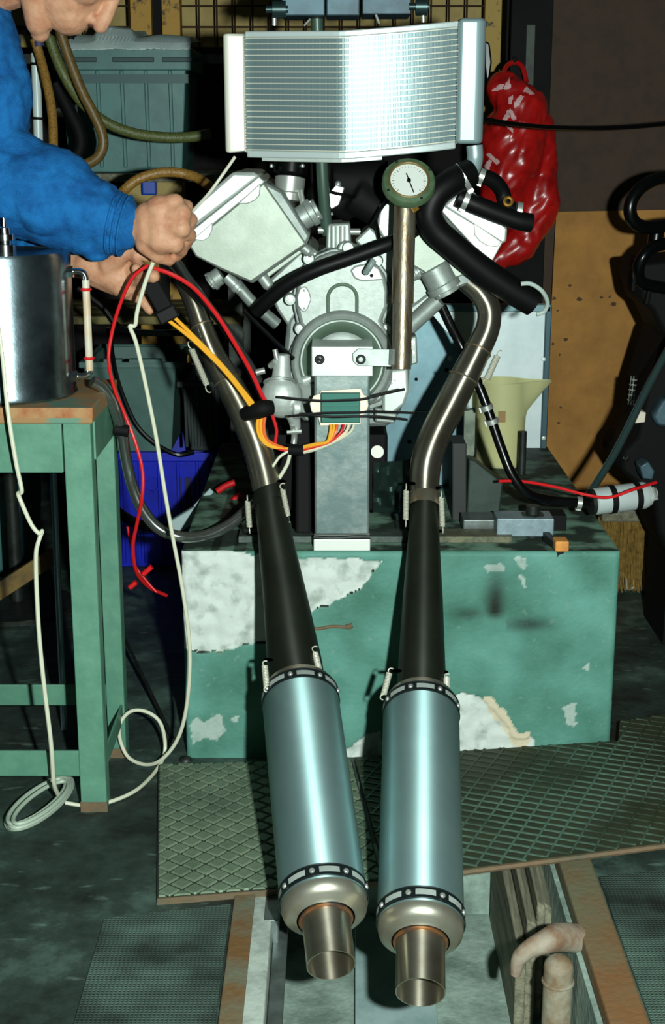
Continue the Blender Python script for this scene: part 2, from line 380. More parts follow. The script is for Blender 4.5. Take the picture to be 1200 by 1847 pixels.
for j in range(NZ + 1):
    row = []
    for i in range(NX + 1):
        x = BX0 + (BX1 - BX0) * i / NX; z = BZ * j / NZ
        nx = noise.noise(Vector((x * 110, 1, z * 110))) * .004 + noise.noise(Vector((x * 17, 5, z * 17))) * .007; nz = noise.noise(Vector((x * 60, 9, z * 60))) * .005
        xx, zz = x + nx, z + nz
        chip = any(inpoly(xx, zz, p) for p in chips); fl = any(inpoly(xx, zz, p) for p in flakes); cr = any(inpoly(xx, zz, p) for p in cream)
        soot = 0
        dx, dz = x - sx, z - sz
        if dz >= 0: soot = math.exp(-(dx / .017) ** 2) * math.exp(-(dz / .075) ** 2)
        soot = max(soot, .75 * math.exp(-(dx / .016) ** 2 - (dz / .02) ** 2), .75 * math.exp(-((dx - .062) / .04) ** 2 - ((dz + .022) / .013) ** 2), .6 * math.exp(-((dx + .048) / .03) ** 2 - ((dz + .002) / .012) ** 2))
        if dz < -.006 and abs(dx) < .03: soot *= max(0, 1 + (dz + .006) / .01) if abs(dx) < .02 else 1
        dep = 0
        if chip: dep = .004 + noise.noise(Vector((x * 45, 3, z * 45))) * .004
        dep += noise.noise(Vector((x * 30, 7, z * 30))) * .0008
        ex = min(x - BX0, BX1 - x); et = BZ - z
        if ex < .006: dep += (.006 - ex) * .6
        if et < .006: dep += (.006 - et) * .7
        vtx = bm.verts.new((x, dep, z)); vtx[lay] = (1.0 if chip else (.55 if fl else 0), min(1, soot), 1.0 if cr else 0, 1)
        row.append(vtx)
    grid.append(row)
for j in range(NZ):
    for i in range(NX): bm.faces.new((grid[j][i], grid[j][i + 1], grid[j + 1][i + 1], grid[j + 1][i]))
tb = [bm.verts.new((v.co.x, BY1, BZ)) for v in grid[NZ]]
for i in range(NX): bm.faces.new((grid[NZ][i], grid[NZ][i + 1], tb[i + 1], tb[i]))
bb = [bm.verts.new((BX0, BY1, 0)), bm.verts.new((BX1, BY1, 0))]
bm.faces.new([r[0] for r in grid] + [tb[0], bb[0]])
bm.faces.new([r[NX] for r in grid][::-1] + [bb[1], tb[-1]])
bm.faces.new([bb[0]] + tb + [bb[1]])
def block_mat():
    m = bpy.data.materials.new('painted_concrete'); m.use_nodes = True; nt = m.node_tree; b = nt.nodes['Principled BSDF']; L = nt.links.new
    at = nt.nodes.new('ShaderNodeAttribute'); at.attribute_name = 'wear'; sp = nt.nodes.new('ShaderNodeSeparateColor'); L(at.outputs['Color'], sp.inputs[0])
    tc = nt.nodes.new('ShaderNodeTexCoord')
    def nz(s, d=6):
        n = nt.nodes.new('ShaderNodeTexNoise'); n.inputs['Scale'].default_value = s; n.inputs['Detail'].default_value = d; L(tc.outputs['Object'], n.inputs['Vector']); return n
    def ramp(n, p0, c0, p1, c1):
        r = nt.nodes.new('ShaderNodeValToRGB'); r.color_ramp.elements[0].position = p0; r.color_ramp.elements[1].position = p1
        r.color_ramp.elements[0].color = col(c0); r.color_ramp.elements[1].color = col(c1); L(n.outputs[0], r.inputs[0]); return r
    def mix(fac, a, bb):
        x = nt.nodes.new('ShaderNodeMixRGB'); L(fac, x.inputs[0])
        L(a, x.inputs[1])
        if isinstance(bb, tuple): x.inputs[2].default_value = col(bb)
        else: L(bb, x.inputs[2])
        return x.outputs[0]
    g = ramp(nz(9, 8), .35, (66, 116, 100), .68, (98, 154, 140)).outputs[0]
    sc_ = ramp(nz(55, 8), .66, (0, 0, 0), .70, (150, 150, 150)).outputs[0]
    g = mix(sc_, g, (128, 160, 144))
    # dusty and oily top face
    geo = nt.nodes.new('ShaderNodeNewGeometry'); sn = nt.nodes.new('ShaderNodeSeparateXYZ'); L(geo.outputs['True Normal'], sn.inputs[0])
    gt = nt.nodes.new('ShaderNodeMath'); gt.operation = 'GREATER_THAN'; gt.inputs[1].default_value = .7; L(sn.outputs[2], gt.inputs[0])
    top = ramp(nz(16, 8), .44, (30, 40, 33), .60, (84, 110, 94)).outputs[0]
    g = mix(gt.outputs[0], g, top)
    cc = ramp(nz(38, 8), .30, (160, 172, 162), .50, (202, 212, 204)).outputs[0]
    inv = nt.nodes.new('ShaderNodeMath'); inv.operation = 'SUBTRACT'; inv.inputs[0].default_value = 1; L(gt.outputs[0], inv.inputs[1])
    def front(o):
        q = nt.nodes.new('ShaderNodeMath'); q.operation = 'MULTIPLY'; L(o, q.inputs[0]); L(inv.outputs[0], q.inputs[1]); return q.outputs[0]
    g = mix(front(sp.outputs[0]), g, cc)
    g = mix(front(sp.outputs[2]), g, (206, 196, 168))
    g = mix(front(sp.outputs[1]), g, (22, 28, 22))
    L(g, b.inputs['Base Color']); b.inputs['Roughness'].default_value = .62; b.inputs['Specular IOR Level'].default_value = .3
    bp = nt.nodes.new('ShaderNodeBump'); bp.inputs['Strength'].default_value = .35; bp.inputs['Distance'].default_value = .003
    L(nz(120, 4).outputs[0], bp.inputs['Height']); L(bp.outputs[0], b.inputs['Normal'])
    return m
blk = thing('concrete_block', 'large green painted concrete block with chipped corners under the engine', 'block', (.12, .46, 0))
obj('block_body', bm, block_mat(), blk, angle=60)
bm = B()
tubep(bm, [(552, 1133, -.0), (575, 1134, -.001), (600, 1130, -.001), (634, 1132, -.0)], 3.2, 8); tubep(bm, [(625, 1131, -.002), (636, 1128, -.002)], 5, 8)
obj('steel_rod_stub', bm, rust, blk, label='rusty rod stub set in the paint')
bm = B(); ball(bm, P(335, 1371, -.01), .011, 10, 1.2, 1, .7); obj('corner_lump', bm, iron, blk)

# ================================================================ CHECKER PLATES
pl_mat = M('worn_checker_steel', (112, 130, 106), .6, .2, (84, 102, 84), 10, .2, 160)
pl_gap = M('grimy_checker_steel', (44, 54, 42), .7, .2, (34, 42, 34), 20)
pl_right = M('oily_checker_steel', (58, 64, 44), .6, .2, (42, 48, 34), 8, .25, 120)
rib_m = M('worn_rib_steel', (92, 118, 102), .5, .3, (54, 64, 46), 3.2, lo=.45, hi=.55)
def plate_pt(u, v, z): q = G(u, v, z); return (q.x, q.y)
t = thing('checker_plate', 'square-studded checker plate under the left silencer', 'floor plate', (-.1, -.27, 0))
A, Bq, Cc, D = Vector((-.259, -.514)), Vector((.075, -.462)), Vector((.035, -.030)), Vector((-.312, -.052))
bm = B(); slab(bm, [A, Bq, Cc, D], 0.0, .010); obj('plate', bm, [pl_gap], t, smooth=False)
bm = B(); e = Vector((Bq.x, Bq.y, .0)) - Vector((A.x, A.y, 0)); e.normalize()
bar(bm, (A.x, A.y - .0016, .005), (Bq.x, Bq.y - .0016, .005), .010, .003, Vector((0, 1, 0))); obj('rusty_edge', bm, rust, t, smooth=False, label='rust-brown front edge')
bm = B(); pit = .0265; d1 = Vector((.62, .785)).normalized(); d2 = Vector((-.80, .60)).normalized()
polyp = [(q.x, q.y) for q in (A, Bq, Cc, D)]
for i in range(-40, 40):
    for j in range(-40, 40):
        c = Vector((-.1, -.27)) + d1 * (i * pit) + d2 * (j * pit)
        h = pit * .43
        cs = [c + d1 * h + d2 * h, c - d1 * h + d2 * h, c - d1 * h - d2 * h, c + d1 * h - d2 * h]
        for e0, e1 in ((A, Bq), (Bq, Cc), (Cc, D), (D, A)):        # trim at the plate's edges
            nrm = Vector((-(e1 - e0).y, (e1 - e0).x)).normalized(); out = []
            for k in range(len(cs)):
                p_, q_ = cs[k], cs[(k + 1) % len(cs)]; dp, dq = (p_ - e0).dot(nrm) - .002, (q_ - e0).dot(nrm) - .002
                if dp >= 0: out.append(p_)
                if dp * dq < 0: out.append(p_.lerp(q_, dp / (dp - dq)))
            cs = out
            if len(cs) < 3: break
        if len(cs) >= 3 and max((q - cs[0]).length for q in cs) > .006:
            c = sum(cs, Vector((0, 0))) / len(cs); f = [bm.verts.new((q.x, q.y, .010)) for q in cs]; g = [bm.verts.new((c.x + (q.x - c.x) * .86, c.y + (q.y - c.y) * .86, .0128)) for q in cs]
            bm.faces.new(g)
            for k in range(len(cs)): bm.faces.new((f[k], f[(k + 1) % len(cs)], g[(k + 1) % len(cs)], g[k]))
obj('tread_studs', bm, pl_mat, t, smooth=False, kind='stuff')
t = thing('checker_plate', 'large oily diamond-ribbed checker plate in front of the block on the right', 'floor plate', (.55, -.2, 0))
pr = [(.082, -.468), (.95, -.315), (1.02, .20), (.54, .085), (.520, -.004), (.040, -.03)]
def zr(x): return .012 + max(0, x) * .045
bm = B(); f = [bm.verts.new((x, y, zr(x))) for x, y in pr]; g = [bm.verts.new((x, y, zr(x) - .008)) for x, y in pr]
bm.faces.new(f); bm.faces.new(g[::-1])
for k in range(6): bm.faces.new((f[k], g[k], g[(k + 1) % 6], f[(k + 1) % 6]))
obj('plate', bm, pl_right, t, smooth=False)
bm = B(); cnt = 0
for fam in (0, 1):
    da = Vector((.42, .91)).normalized() if fam == 0 else Vector((-.91, .42)).normalized(); db = Vector((-da.y, da.x)); pitch = .031 if fam == 0 else .021
    for i in range(-60, 60):
        run = None
        for j in range(-160, 161):
            q = Vector((.5, -.2)) + db * (i * pitch) + da * (j * .008)
            ok = inpoly(q.x, q.y, pr) and j < 160
            if ok and run is None: run = q.copy()
            if ok: last = q.copy()
            if not ok and run is not None:
                if (last - run).length > .012:
                    bar(bm, (run.x, run.y, zr(run.x) + .0004), (last.x, last.y, zr(last.x) + .0004), .0035, .0026, Vector((0, 0, 1)))
                run = None
obj('tread_ribs', bm, rib_m, t, smooth=False, kind='stuff')
bm = B(); tubew(bm, [(.088, -.4685, zr(.09) - .005), (.95, -.3165, zr(.95) - .005)], .0048, 6); obj('worn_edge', bm, rust, t, label='rusty front edge')
# supports under the tilted right plate
bm = B(); box(bm, .82, .98, -.2, .08, 0, .040); obj('packing_timber', bm, wood_old, None, smooth=False, label='timber packing piece under the right checker plate', cat='timber')
# tread mats
def grid_mat():
    m = bpy.data.materials.new('ribbed_tread_plate'); m.use_nodes = True; nt = m.node_tree; b = nt.nodes['Principled BSDF']; L = nt.links.new
    tc = nt.nodes.new('ShaderNodeTexCoord'); sx_ = nt.nodes.new('ShaderNodeSeparateXYZ'); L(tc.outputs['Object'], sx_.inputs[0]); outs = []
    for k in (0, 1):
        mu = nt.nodes.new('ShaderNodeMath'); mu.operation = 'MULTIPLY'; mu.inputs[1].default_value = 1100; L(sx_.outputs[k], mu.inputs[0])
        si = nt.nodes.new('ShaderNodeMath'); si.operation = 'SINE'; L(mu.outputs[0], si.inputs[0]); outs.append(si)
    mn = nt.nodes.new('ShaderNodeMath'); mn.operation = 'MAXIMUM'; L(outs[0].outputs[0], mn.inputs[0]); L(outs[1].outputs[0], mn.inputs[1])
    n = nt.nodes.new('ShaderNodeTexNoise'); n.inputs['Scale'].default_value = 7; n.inputs['Detail'].default_value = 9; L(tc.outputs['Object'], n.inputs['Vector'])
    r = nt.nodes.new('ShaderNodeValToRGB'); r.color_ramp.elements[0].position = .35; r.color_ramp.elements[1].position = .68
    r.color_ramp.elements[0].color = col((26, 34, 31)); r.color_ramp.elements[1].color = col((86, 110, 98)); L(n.outputs[0], r.inputs[0]); L(r.outputs[0], b.inputs['Base Color'])
    bp = nt.nodes.new('ShaderNodeBump'); bp.inputs['Strength'].default_value = .8; bp.inputs['Distance'].default_value = .0009; L(mn.outputs[0], bp.inputs['Height']); L(bp.outputs[0], b.inputs['Normal'])
    b.inputs['Roughness'].default_value = .6; return m
gm = grid_mat()
bm = B(); slab(bm, [(-.33, -2.0), (-.150, -2.0), (-.150, -.52), (-.33, -.56)], 0, .004); obj('tread_plate', bm, gm, None, smooth=False, label='finely ribbed steel tread plate left of the pit', cat='floor plate')
bm = B(); slab(bm, [(.407, -2.0), (.85, -2.0), (.85, -.36), (.407, -.44)], 0, .004); obj('tread_plate', bm, gm, None, smooth=False, label='finely ribbed steel tread plate right of the pit', cat='floor plate')

# ================================================================ PIT CONTENTS
t = thing('rusty_hook_pipe', 'rusty bent steel hook with a capped pipe at the right pit edge', 'pipe', (.30, -.60, -.26))
bm = B()
tubep(bm, [(1038, 1692, -.60, 26), (1008, 1690, -.62, 26), (985, 1698, -.64, 22), (955, 1712, -.645, 17), (936, 1730, -.645, 14), (930, 1758, -.645, 9)], 18, 12); obj('hook', bm, M('hook_rust', (150, 142, 126), .8, .1, (124, 96, 72), 18, .4, 80), t)
bm = B(); c = P(1008, 1745, -.62); cyl(bm, Vector((c.x, -.62, -.26)), Vector((c.x, -.62, c.z)), .021, n=20); ball(bm, Vector((c.x, -.62, c.z)), .0215, 16, 1, 1, .9); torus(bm, Vector((c.x, -.62, c.z - .022)), (0, 0, 1), .0205, .003); obj('capped_pipe', bm, M('rust_pale', (146, 142, 124), .8, .1, (116, 96, 70), 24, .4, 70), t)
t = thing('timber_baulk', 'split weathered timber baulk in the pit under the plate edge', 'timber', (.31, -.45, -.26))
bm = B()
for k, (a, b, h) in enumerate([(.282, .298, -.075), (.300, .316, -.05), (.318, .331, -.03), (.332, .345, -.045)]):
    v = [Vector((a, -.46 + .02 * k, h - .02)), Vector((b, -.46 + .02 * k, h - .03)), Vector((b, -.12, h)), Vector((a, -.12, h))]
    f = [bm.verts.new(q) for q in v]; g = [bm.verts.new((q.x, q.y, -.26)) for q in v]; bm.faces.new(f); bm.faces.new(g[::-1])
    for i in range(4): bm.faces.new((f[i], g[i], g[(i + 1) % 4], f[(i + 1) % 4]))
    obj('split_plank', bm, wood_old, t, smooth=False, bevel=.003); bm = B()
bm.free()
t = thing('cover_sheet', 'pale blue-grey metal sheet lying in the pit below the right tailpipe', 'metal sheet', (.13, -.42, -.26))
bm = B(); slab(bm, [(.035, -.47), (.165, -.47), (.17, -.15), (.04, -.15)], -.259, -.245); obj('sheet', bm, M('pit_sheet', (164, 190, 186), .6, .1, (136, 164, 162), 14), t, smooth=False, bevel=.002)
bm = B(); box(bm, -.10, -.078, -.56, -.488, -.115, .001); obj('steel_angle', bm, greysteel, None, smooth=False, bevel=.002, label='short pale steel angle hanging at the left pit edge behind the left silencer', cat='angle')

# ================================================================ EXHAUSTS
def silencer(root, top, bot, rt, tail_end, tail_r, pipe_pts):
    """top, bot: axis ends of the can; builds can, straps, end cone, tailpipe and the tapered mid pipe"""
    d = (bot - top); L = d.length; d.normalize(); x, y = frame(d)
    bm = B(); lathe(bm, top, d, [(0, rt * .97), (.004, rt), (L, rt)], 64, cap=False); cano = obj('silencer_can', bm, can, root, label='brushed grey-blue silencer can', angle=30); q_ = Vector((0, 0, 1)).rotation_difference(d); cano.data.transform(q_.to_matrix().to_4x4().inverted()); cano.rotation_mode = 'QUATERNION'; cano.rotation_quaternion = q_
    for q, nm in ((.004, 'inlet_strap'), (L - .022, 'outlet_strap')):
        bm = B(); lathe(bm, top + d * q, d, [(0, rt * 1.0), (0, rt * 1.012), (.018, rt * 1.012), (.018, rt * 1.0)], 64, cap=False); torus(bm, top + d * q, d, rt * 1.008, .0012, 64, 6); torus(bm, top + d * (q + .018), d, rt * 1.008, .0012, 64, 6)
        st = obj(nm, bm, M('strap_steel', (36, 46, 46), .3, .6), root, angle=30)
        for k in range(8):      # pale windows pressed in the strap, rivets between
            a0 = k * math.pi / 4 - .1
            bm = B(); vs = []
            for s in range(7):
                an = a0 - .23 + .46 * s / 6; e = x * math.cos(an) + y * math.sin(an)
                vs.append((bm.verts.new(top + d * (q + .0045) + e * rt * 1.02), bm.verts.new(top + d * (q + .0135) + e * rt * 1.02)))
            for s in range(6): bm.faces.new((vs[s][0], vs[s + 1][0], vs[s + 1][1], vs[s][1]))
            r_ = bmesh.ops.solidify(bm, geom=bm.faces[:], thickness=.0012)
            obj('strap_window', bm, M('strap_pale', (206, 216, 210), .5, .1), st, angle=30)
            an = a0 + math.pi / 8; e = x * math.cos(an) + y * math.sin(an); bm = B()
            lathe(bm, top + d * (q + .009) + e * rt * 1.008, e, [(0, .0042), (.0012, .0042), (.0026, .003), (.003, .0005)], 10); obj('rivet', bm, zinc, st)
    # inlet cap
    bm = B(); lathe(bm, top, d, [(.006, rt * .98), (-.004, rt * .97), (-.012, rt * .9), (-.016, rt * .7)], 48, cap=False); obj('inlet_cap', bm, steel, root)
    te = tail_end; td = (te - bot); TL = td.length; td.normalize()
    bm = B(); lathe(bm, bot, td, [(-.004, rt * .985), (.004, rt * .985), (.012, rt * .95), (.018, rt * .84), (.021, rt * .72), (.024, rt * .66)], 56, cap=False); obj('end_cap', bm, M('end_cap_steel', (172, 172, 156), .38, .8, (156, 146, 124), 10), root, label='spun steel end cap')
    bm = B(); torus(bm, bot + td * .025, td, tail_r * 1.06, .003, 40, 8); obj('weld_bead', bm, M('heat_blue_weld', (170, 116, 70), .35, .8, (96, 90, 90), 60), root, label='straw-coloured weld ring')
    bm = B(); lathe(bm, bot, td, [(.018, tail_r), (TL, tail_r), (TL, tail_r * .955), (.0, tail_r * .955)], 48, cap=False); obj('tailpipe', bm, steel, root, angle=30)
    bm = B(); tubep_pts = pipe_pts
    loft(bm, [p for p, r in tubep_pts], [r for p, r in tubep_pts], 40, cap=False); obj('mid_pipe', bm, titan, root, label='dark tapered mid pipe')
def at(u, v, Y): return P(u, v, Y)
tl_top, tl_bot = P(541, 1252, -.300), P(585, 1632, -.665)
tr_top, tr_bot = P(760, 1274, -.310), P(759, 1672, -.685)
rt = .0602
dl = (tl_bot - tl_top).normalized(); dr = (tr_bot - tr_top).normalized()
# left exhaust
exl = thing('exhaust_system', 'left exhaust with dark tapered pipe and brushed silencer by the checker plate', 'exhaust', (tl_bot.x, tl_bot.y, 0))
jl = P(486, 893, -.015); sl = S(486, 893, -.015)
silencer(exl, tl_top, tl_bot, rt, tl_bot + dl * .095, .0325, [(jl, 28 * sl), (P(492, 940, -.05), 29 * S(492, 940, -.05)), (P(515, 1080, -.17), 40 * S(515, 1080, -.17)), (P(532, 1200, -.262), 50 * S(532, 1200, -.262)), (tl_top - dl * .010, .0425)])
bm = B(); tubep(bm, [(318, 478, .16, 14), (338, 520, .145, 17), (352, 552, .13, 18), (365, 590, .115, 20), (385, 640, .10, 22), (412, 690, .085, 25), (440, 745, .06, 27), (462, 800, .035, 27), (476, 850, .01, 27), (486, 900, -.02, 27)], 24, 24, cap=False); obj('header_pipe', bm, steel, exl)
for (u, v, Y, r, du, dv) in [(365, 588, .115, 20.5, 18, 48), (410, 687, .085, 25.5, 26, 52)]:
    bm = B(); a = P(u, v, Y); b = P(u + du, v + dv, Y - .02); torus(bm, a, b - a, r * S(u, v, Y), .0018, 32, 6); obj('weld_bead', bm, steel_hot, exl)
bm = B(); lathe(bm, P(485, 886, -.008), P(492, 930, -.045) - P(485, 886, -.008), [(0, 29 * sl), (.012, 31 * sl), (.03, 30.5 * sl)], 32, cap=False); obj('slip_collar', bm, titan, exl)
for a, b in [((446, 893, -.03), (451, 962, -.055)), ((508, 872, -.03), (522, 942, -.06)), ((477, 1192, -.30), (482, 1248, -.335)), ((566, 1166, -.27), (582, 1235, -.32))]:
    spring('spring', P(*a), P(*b), .0042, spring_m, exl)
for (u, v, Y) in [(460, 890, -.02), (462, 962, -.06), (508, 868, -.02), (515, 945, -.05), (484, 1190, -.29), (560, 1168, -.265)]:
    bm = B(); ball(bm, P(u, v, Y), .006, 8, 1.4, .7, .5); obj('spring_lug', bm, titan, exl)
spring('spring', P(340, 616, .06), P(379, 708, .04), .0048, spring_m, exl, label='loose hooked spring')
# right exhaust
exr = thing('exhaust_system', 'right exhaust with curved stainless header and silencer over the pit', 'exhaust', (tr_bot.x, tr_bot.y, 0))
jr = P(766, 905, -.02); sr = S(766, 905, -.02)
silencer(exr, tr_top, tr_bot, rt * .985, tr_bot + dr * .10, .0325, [(jr, 25 * sr), (P(765, 950, -.055), 27 * S(765, 950, -.055)), (P(763, 1080, -.165), 36 * S(763, 1080, -.165)), (P(761, 1210, -.265), 43 * S(761, 1210, -.265)), (tr_top - dr * .010, .0375)])
bm = B(); tubep(bm, [(825, 492, .15, 19), (846, 510, .135, 20), (868, 530, .12, 21), (882, 558, .11, 21.5), (880, 592, .10, 22), (862, 632, .09, 24), (838, 680, .075, 26), (810, 735, .055, 28), (785, 785, .035, 28), (770, 830, .015, 28), (766, 870, -.0, 27), (766, 912, -.025, 25)], 24, 28, cap=False); obj('header_pipe', bm, steel, exr)
for (u, v, Y, r, du, dv) in [(862, 632, .09, 24.5, -20, 42), (836, 683, .073, 26.8, -26, 52), (766, 890, -.01, 26, 0, 40)]:
    bm = B(); a = P(u, v, Y); b = P(u + du, v + dv, Y - .02); torus(bm, a, b - a, r * S(u, v, Y), .0018, 32, 6); obj('weld_bead', bm, steel_hot, exr)
bm = B(); lathe(bm, P(766, 893, -.012), P(765, 940, -.05) - P(766, 893, -.012), [(0, 27 * sr), (.012, 29 * sr), (.026, 28 * sr)], 32, cap=False); obj('slip_collar', bm, steel_hot, exr)
for a, b in [((733, 872, -.03), (732, 950, -.06)), ((796, 885, -.03), (799, 962, -.06)), ((705, 1205, -.30), (690, 1262, -.33)), ((806, 1215, -.28), (806, 1262, -.33))]:
    spring('spring', P(*a), P(*b), .0042, spring_m, exr)
for (u, v, Y) in [(742, 872, -.02), (742, 955, -.06), (788, 880, -.02), (790, 958, -.05), (716, 1210, -.29), (800, 1212, -.275)]:
    bm = B(); ball(bm, P(u, v, Y), .006, 8, 1.4, .7, .5); obj('spring_lug', bm, titan, exr)
spring('spring', P(902, 632, .10), P(874, 694, .08), .0052, spring_m, exr, label='long loose spring beside the right header')

# ================================================================ ENGINE ON ITS STAND
EX = P(617, 700, .3)
eng = thing('engine', 'silver V engine with big round cover bolted above the concrete block', 'engine', (EX.x, .3, BZ))
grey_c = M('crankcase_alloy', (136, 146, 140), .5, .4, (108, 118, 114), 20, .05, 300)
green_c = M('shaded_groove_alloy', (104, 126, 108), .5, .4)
# crankcase
bm = B(); prism(bm, [(520, 560), (505, 530), (560, 462), (600, 440), (655, 440), (700, 470), (745, 500), (775, 545), (742, 600), (738, 700), (722, 745), (700, 770), (560, 775), (520, 730), (512, 640)], .165, .36); obj('crankcase', bm, grey_c, eng, bevel=.008)
# front cover
bm = B(); prism(bm, [(549, 596), (541, 585), (534, 556), (533, 535), (539, 498), (552, 481), (574, 464), (597, 455), (621, 453), (643, 456), (664, 465), (681, 478), (695, 497), (701, 527), (700, 553), (689, 579), (700, 600), (710, 640), (708, 690), (690, 724), (640, 742), (590, 738), (545, 715), (526, 675), (526, 640), (533, 620)], .115, .06)
cov = obj('front_cover', bm, alu, eng, bevel=.007, seg=3)
bm = B(); prism(bm, [(545, 600), (536, 588), (529, 556), (528, 535), (533, 496), (548, 477), (572, 459), (597, 449), (621, 447), (645, 450), (668, 460), (686, 474), (700, 494), (706, 527), (705, 555), (694, 580), (705, 600), (716, 640), (714, 692), (694, 730), (640, 748), (590, 744), (541, 720), (520, 676), (520, 640), (528, 620)], .135, .05); obj('cover_flange', bm, grey_c, eng, bevel=.002)
yv = Vector((0, -1, 0))
ring = P(617, 652, .115); sr_ = S(617, 652, .115)
bm = B(); lathe(bm, ring, yv, [(-.02, 93 * sr_), (.010, 92 * sr_), (.016, 89 * sr_), (.018, 85 * sr_), (.015, 78 * sr_), (.004, 75 * sr_), (-.010, 74 * sr_)], 72, cap=False); obj('cover_rim', bm, alu, cov)
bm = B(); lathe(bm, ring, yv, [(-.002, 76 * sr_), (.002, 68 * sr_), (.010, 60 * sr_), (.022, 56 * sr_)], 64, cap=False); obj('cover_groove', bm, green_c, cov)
bm = B(); lathe(bm, ring, yv, [(.0, 60 * sr_), (.010, 59 * sr_), (.022, 56 * sr_), (.026, 48 * sr_), (.029, 24 * sr_), (.030, 2 * sr_)], 64); obj('cover_dome', bm, alu, cov)
# raised arch on the cover
bm = B(); arch = [(592, 580, .113), (592, 560, .113), (592, 538, .113)] + [(618 + 26 * math.cos(a), 538 - 25 * math.sin(a), .113) for a in [math.pi * (1 - k / 10) for k in range(1, 10)]] + [(644, 538, .113), (644, 560, .113), (644, 580, .113)]
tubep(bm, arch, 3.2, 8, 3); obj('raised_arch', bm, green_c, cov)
bm = B(); prism(bm, [(546, 517), (552, 517), (558, 526), (562, 540), (556, 556), (551, 563), (545, 562), (537, 552), (536, 535), (540, 522)], .109, .01); ip = obj('inspection_plate', bm, alu_bright, cov, bevel=.002)
for v in (524, 556): bolt('screw', P(549, v, .109), yv, .0016, greysteel, ip)
bm = B(); prism(bm, [(632, 488), (640, 480), (668, 474), (684, 484), (694, 505), (654, 508), (640, 503)], .108, .01); sp_ = obj('sensor_pad', bm, alu_bright, cov, bevel=.003)
bm = B(); cyl(bm, P(670.5, 497, .109), P(670.5, 497, .106), .0032, n=12); obj('drilled_hole', bm, black, sp_)
for (u, v) in [(557, 466), (524, 539), (542, 592), (680, 470), (704, 537), (694, 593), (706, 690), (628, 446), (525, 690)]:
    bm = B(); lathe(bm, P(u, v, .138), yv, [(0, .0115), (.014, .0105), (.016, .009)], 20); bs = obj('bolt_boss', bm, alu, eng)
    bolt('bolt', P(u, v, .122), yv, .003, zinc, bs)
# breather tower above the cover
bm = B(); prism(bm, [(588, 450), (590, 404), (632, 402), (634, 450)], .16, .12); bt = obj('breather_tower', bm, alu, eng, bevel=.004)
for u in (602, 618):
    bm = B(); tubep(bm, [(u, 446, .156), (u, 408, .156)], 5.5, 12); obj('cast_rib', bm, alu_bright, bt)
bm = B(); cyl(bm, P(574, 415, .17), P(590, 415, .17), .0065, n=14); cyl(bm, P(632, 418, .17), P(650, 418, .17), .006, n=14); obj('cross_bolt', bm, zinc, bt)
bm = B(); prism(bm, [(608, 452), (612, 440), (622, 434), (632, 441), (636, 452)], .13, .04); obj('top_lug', bm, alu, bt, bevel=.003)
# left bank
bm = B(); prism(bm, [(478, 512), (556, 440), (605, 480), (560, 530), (520, 590), (500, 560)], .16, .26); bl = obj('cylinder_barrel', bm, alu, eng, bevel=.005)
bm = B(); prism(bm, [(340, 440), (477, 328), (510, 345), (560, 425), (553, 443), (456, 512), (400, 488), (353, 463)], .10, .30); hl = obj('cylinder_head', bm, grey_c, eng, bevel=.005)
bm = B(); prism(bm, [(340, 441), (476, 329), (553, 440), (453, 509), (400, 486), (353, 463)], .092, .012); obj('head_face_plate', bm, alu_plate, hl, bevel=.003)
bm = B(); prism(bm, [(334, 385), (420, 310), (458, 311), (470, 318), (344, 416)], .096, .30); vc = obj('valve_cover', bm, alu_bright, eng, bevel=.006, label='bright valve cover of the left bank')
bm = B(); prism(bm, [(343, 418), (467, 318), (478, 328), (341, 440)], .085, .30); obj('gasket_strip', bm, alu_bright, hl, bevel=.002)
bm = B(); prism(bm, [(341, 438), (383, 402), (383, 414), (377, 428), (366, 435), (352, 432)], .082, .02); obj('polished_lobe', bm, alu_bright, hl, bevel=.002)
bm = B(); prism(bm, [(428, 368), (470, 330), (469, 352), (460, 362), (446, 368)], .082, .02); obj('polished_lobe', bm, alu_bright, hl, bevel=.002)
bm = B(); bar(bm, P(480, 496, .125), P(545, 448, .125), .012, .02); obj('barrel_slot_rib', bm, alu_plate, bl, smooth=False, bevel=.002)
for (u, v, du, dv, r, l) in [(545, 444, 14, 12, 9, .03), (476, 503, 10, 14, 10, .03)]:
    bm = B(); c = P(u, v, .115); e = P(u + du, v + dv, .115); cyl(bm, c - (e - c) * .4, e, r * .00103, n=20); sb = obj('stud_boss', bm, alu, hl, bevel=.002)
    bm = B(); dd = (e - c).normalized(); cyl(bm, e, e + dd * .006, r * .0008, n=6); obj('nut', bm, zinc, sb)
def port(nm, u, v, du, dv, r, Y, parent, bolts=3, mat=None):
    a = P(u, v, Y); b = P(u + du, v + dv, Y); d = (b - a); L = d.length; s = S(u, v, Y) * r; d.normalize(); bm = B()
    lathe(bm, a, d, [(0, s * .9), (L * .62, s * .9), (L * .62, s), (L * .85, s), (L * .85, s * .8), (L, s * .78)], 28); o = obj(nm, bm, mat or alu, parent, bevel=.001)
    x, y = frame(d)
    for k in range(bolts):
        an = k * 2 * math.pi / bolts + .6; bolt('bolt', a + d * L * .85 + (x * math.cos(an) + y * math.sin(an)) * s * .86, d, .0022, zinc, o)
    return o
port('inlet_port', 530, 402, 44, -26, 25, .15, hl, 4)
port('exhaust_port', 400, 495, -22, 16, 18, .16, hl, 3)
port('coolant_stub', 408, 498, 26, 26, 12, .14, hl, 0)
bm = B(); tubep(bm, [(425, 510, .15), (455, 545, .15), (500, 585, .16)], 11, 14); obj('coolant_pipe', bm, grey_c, eng)
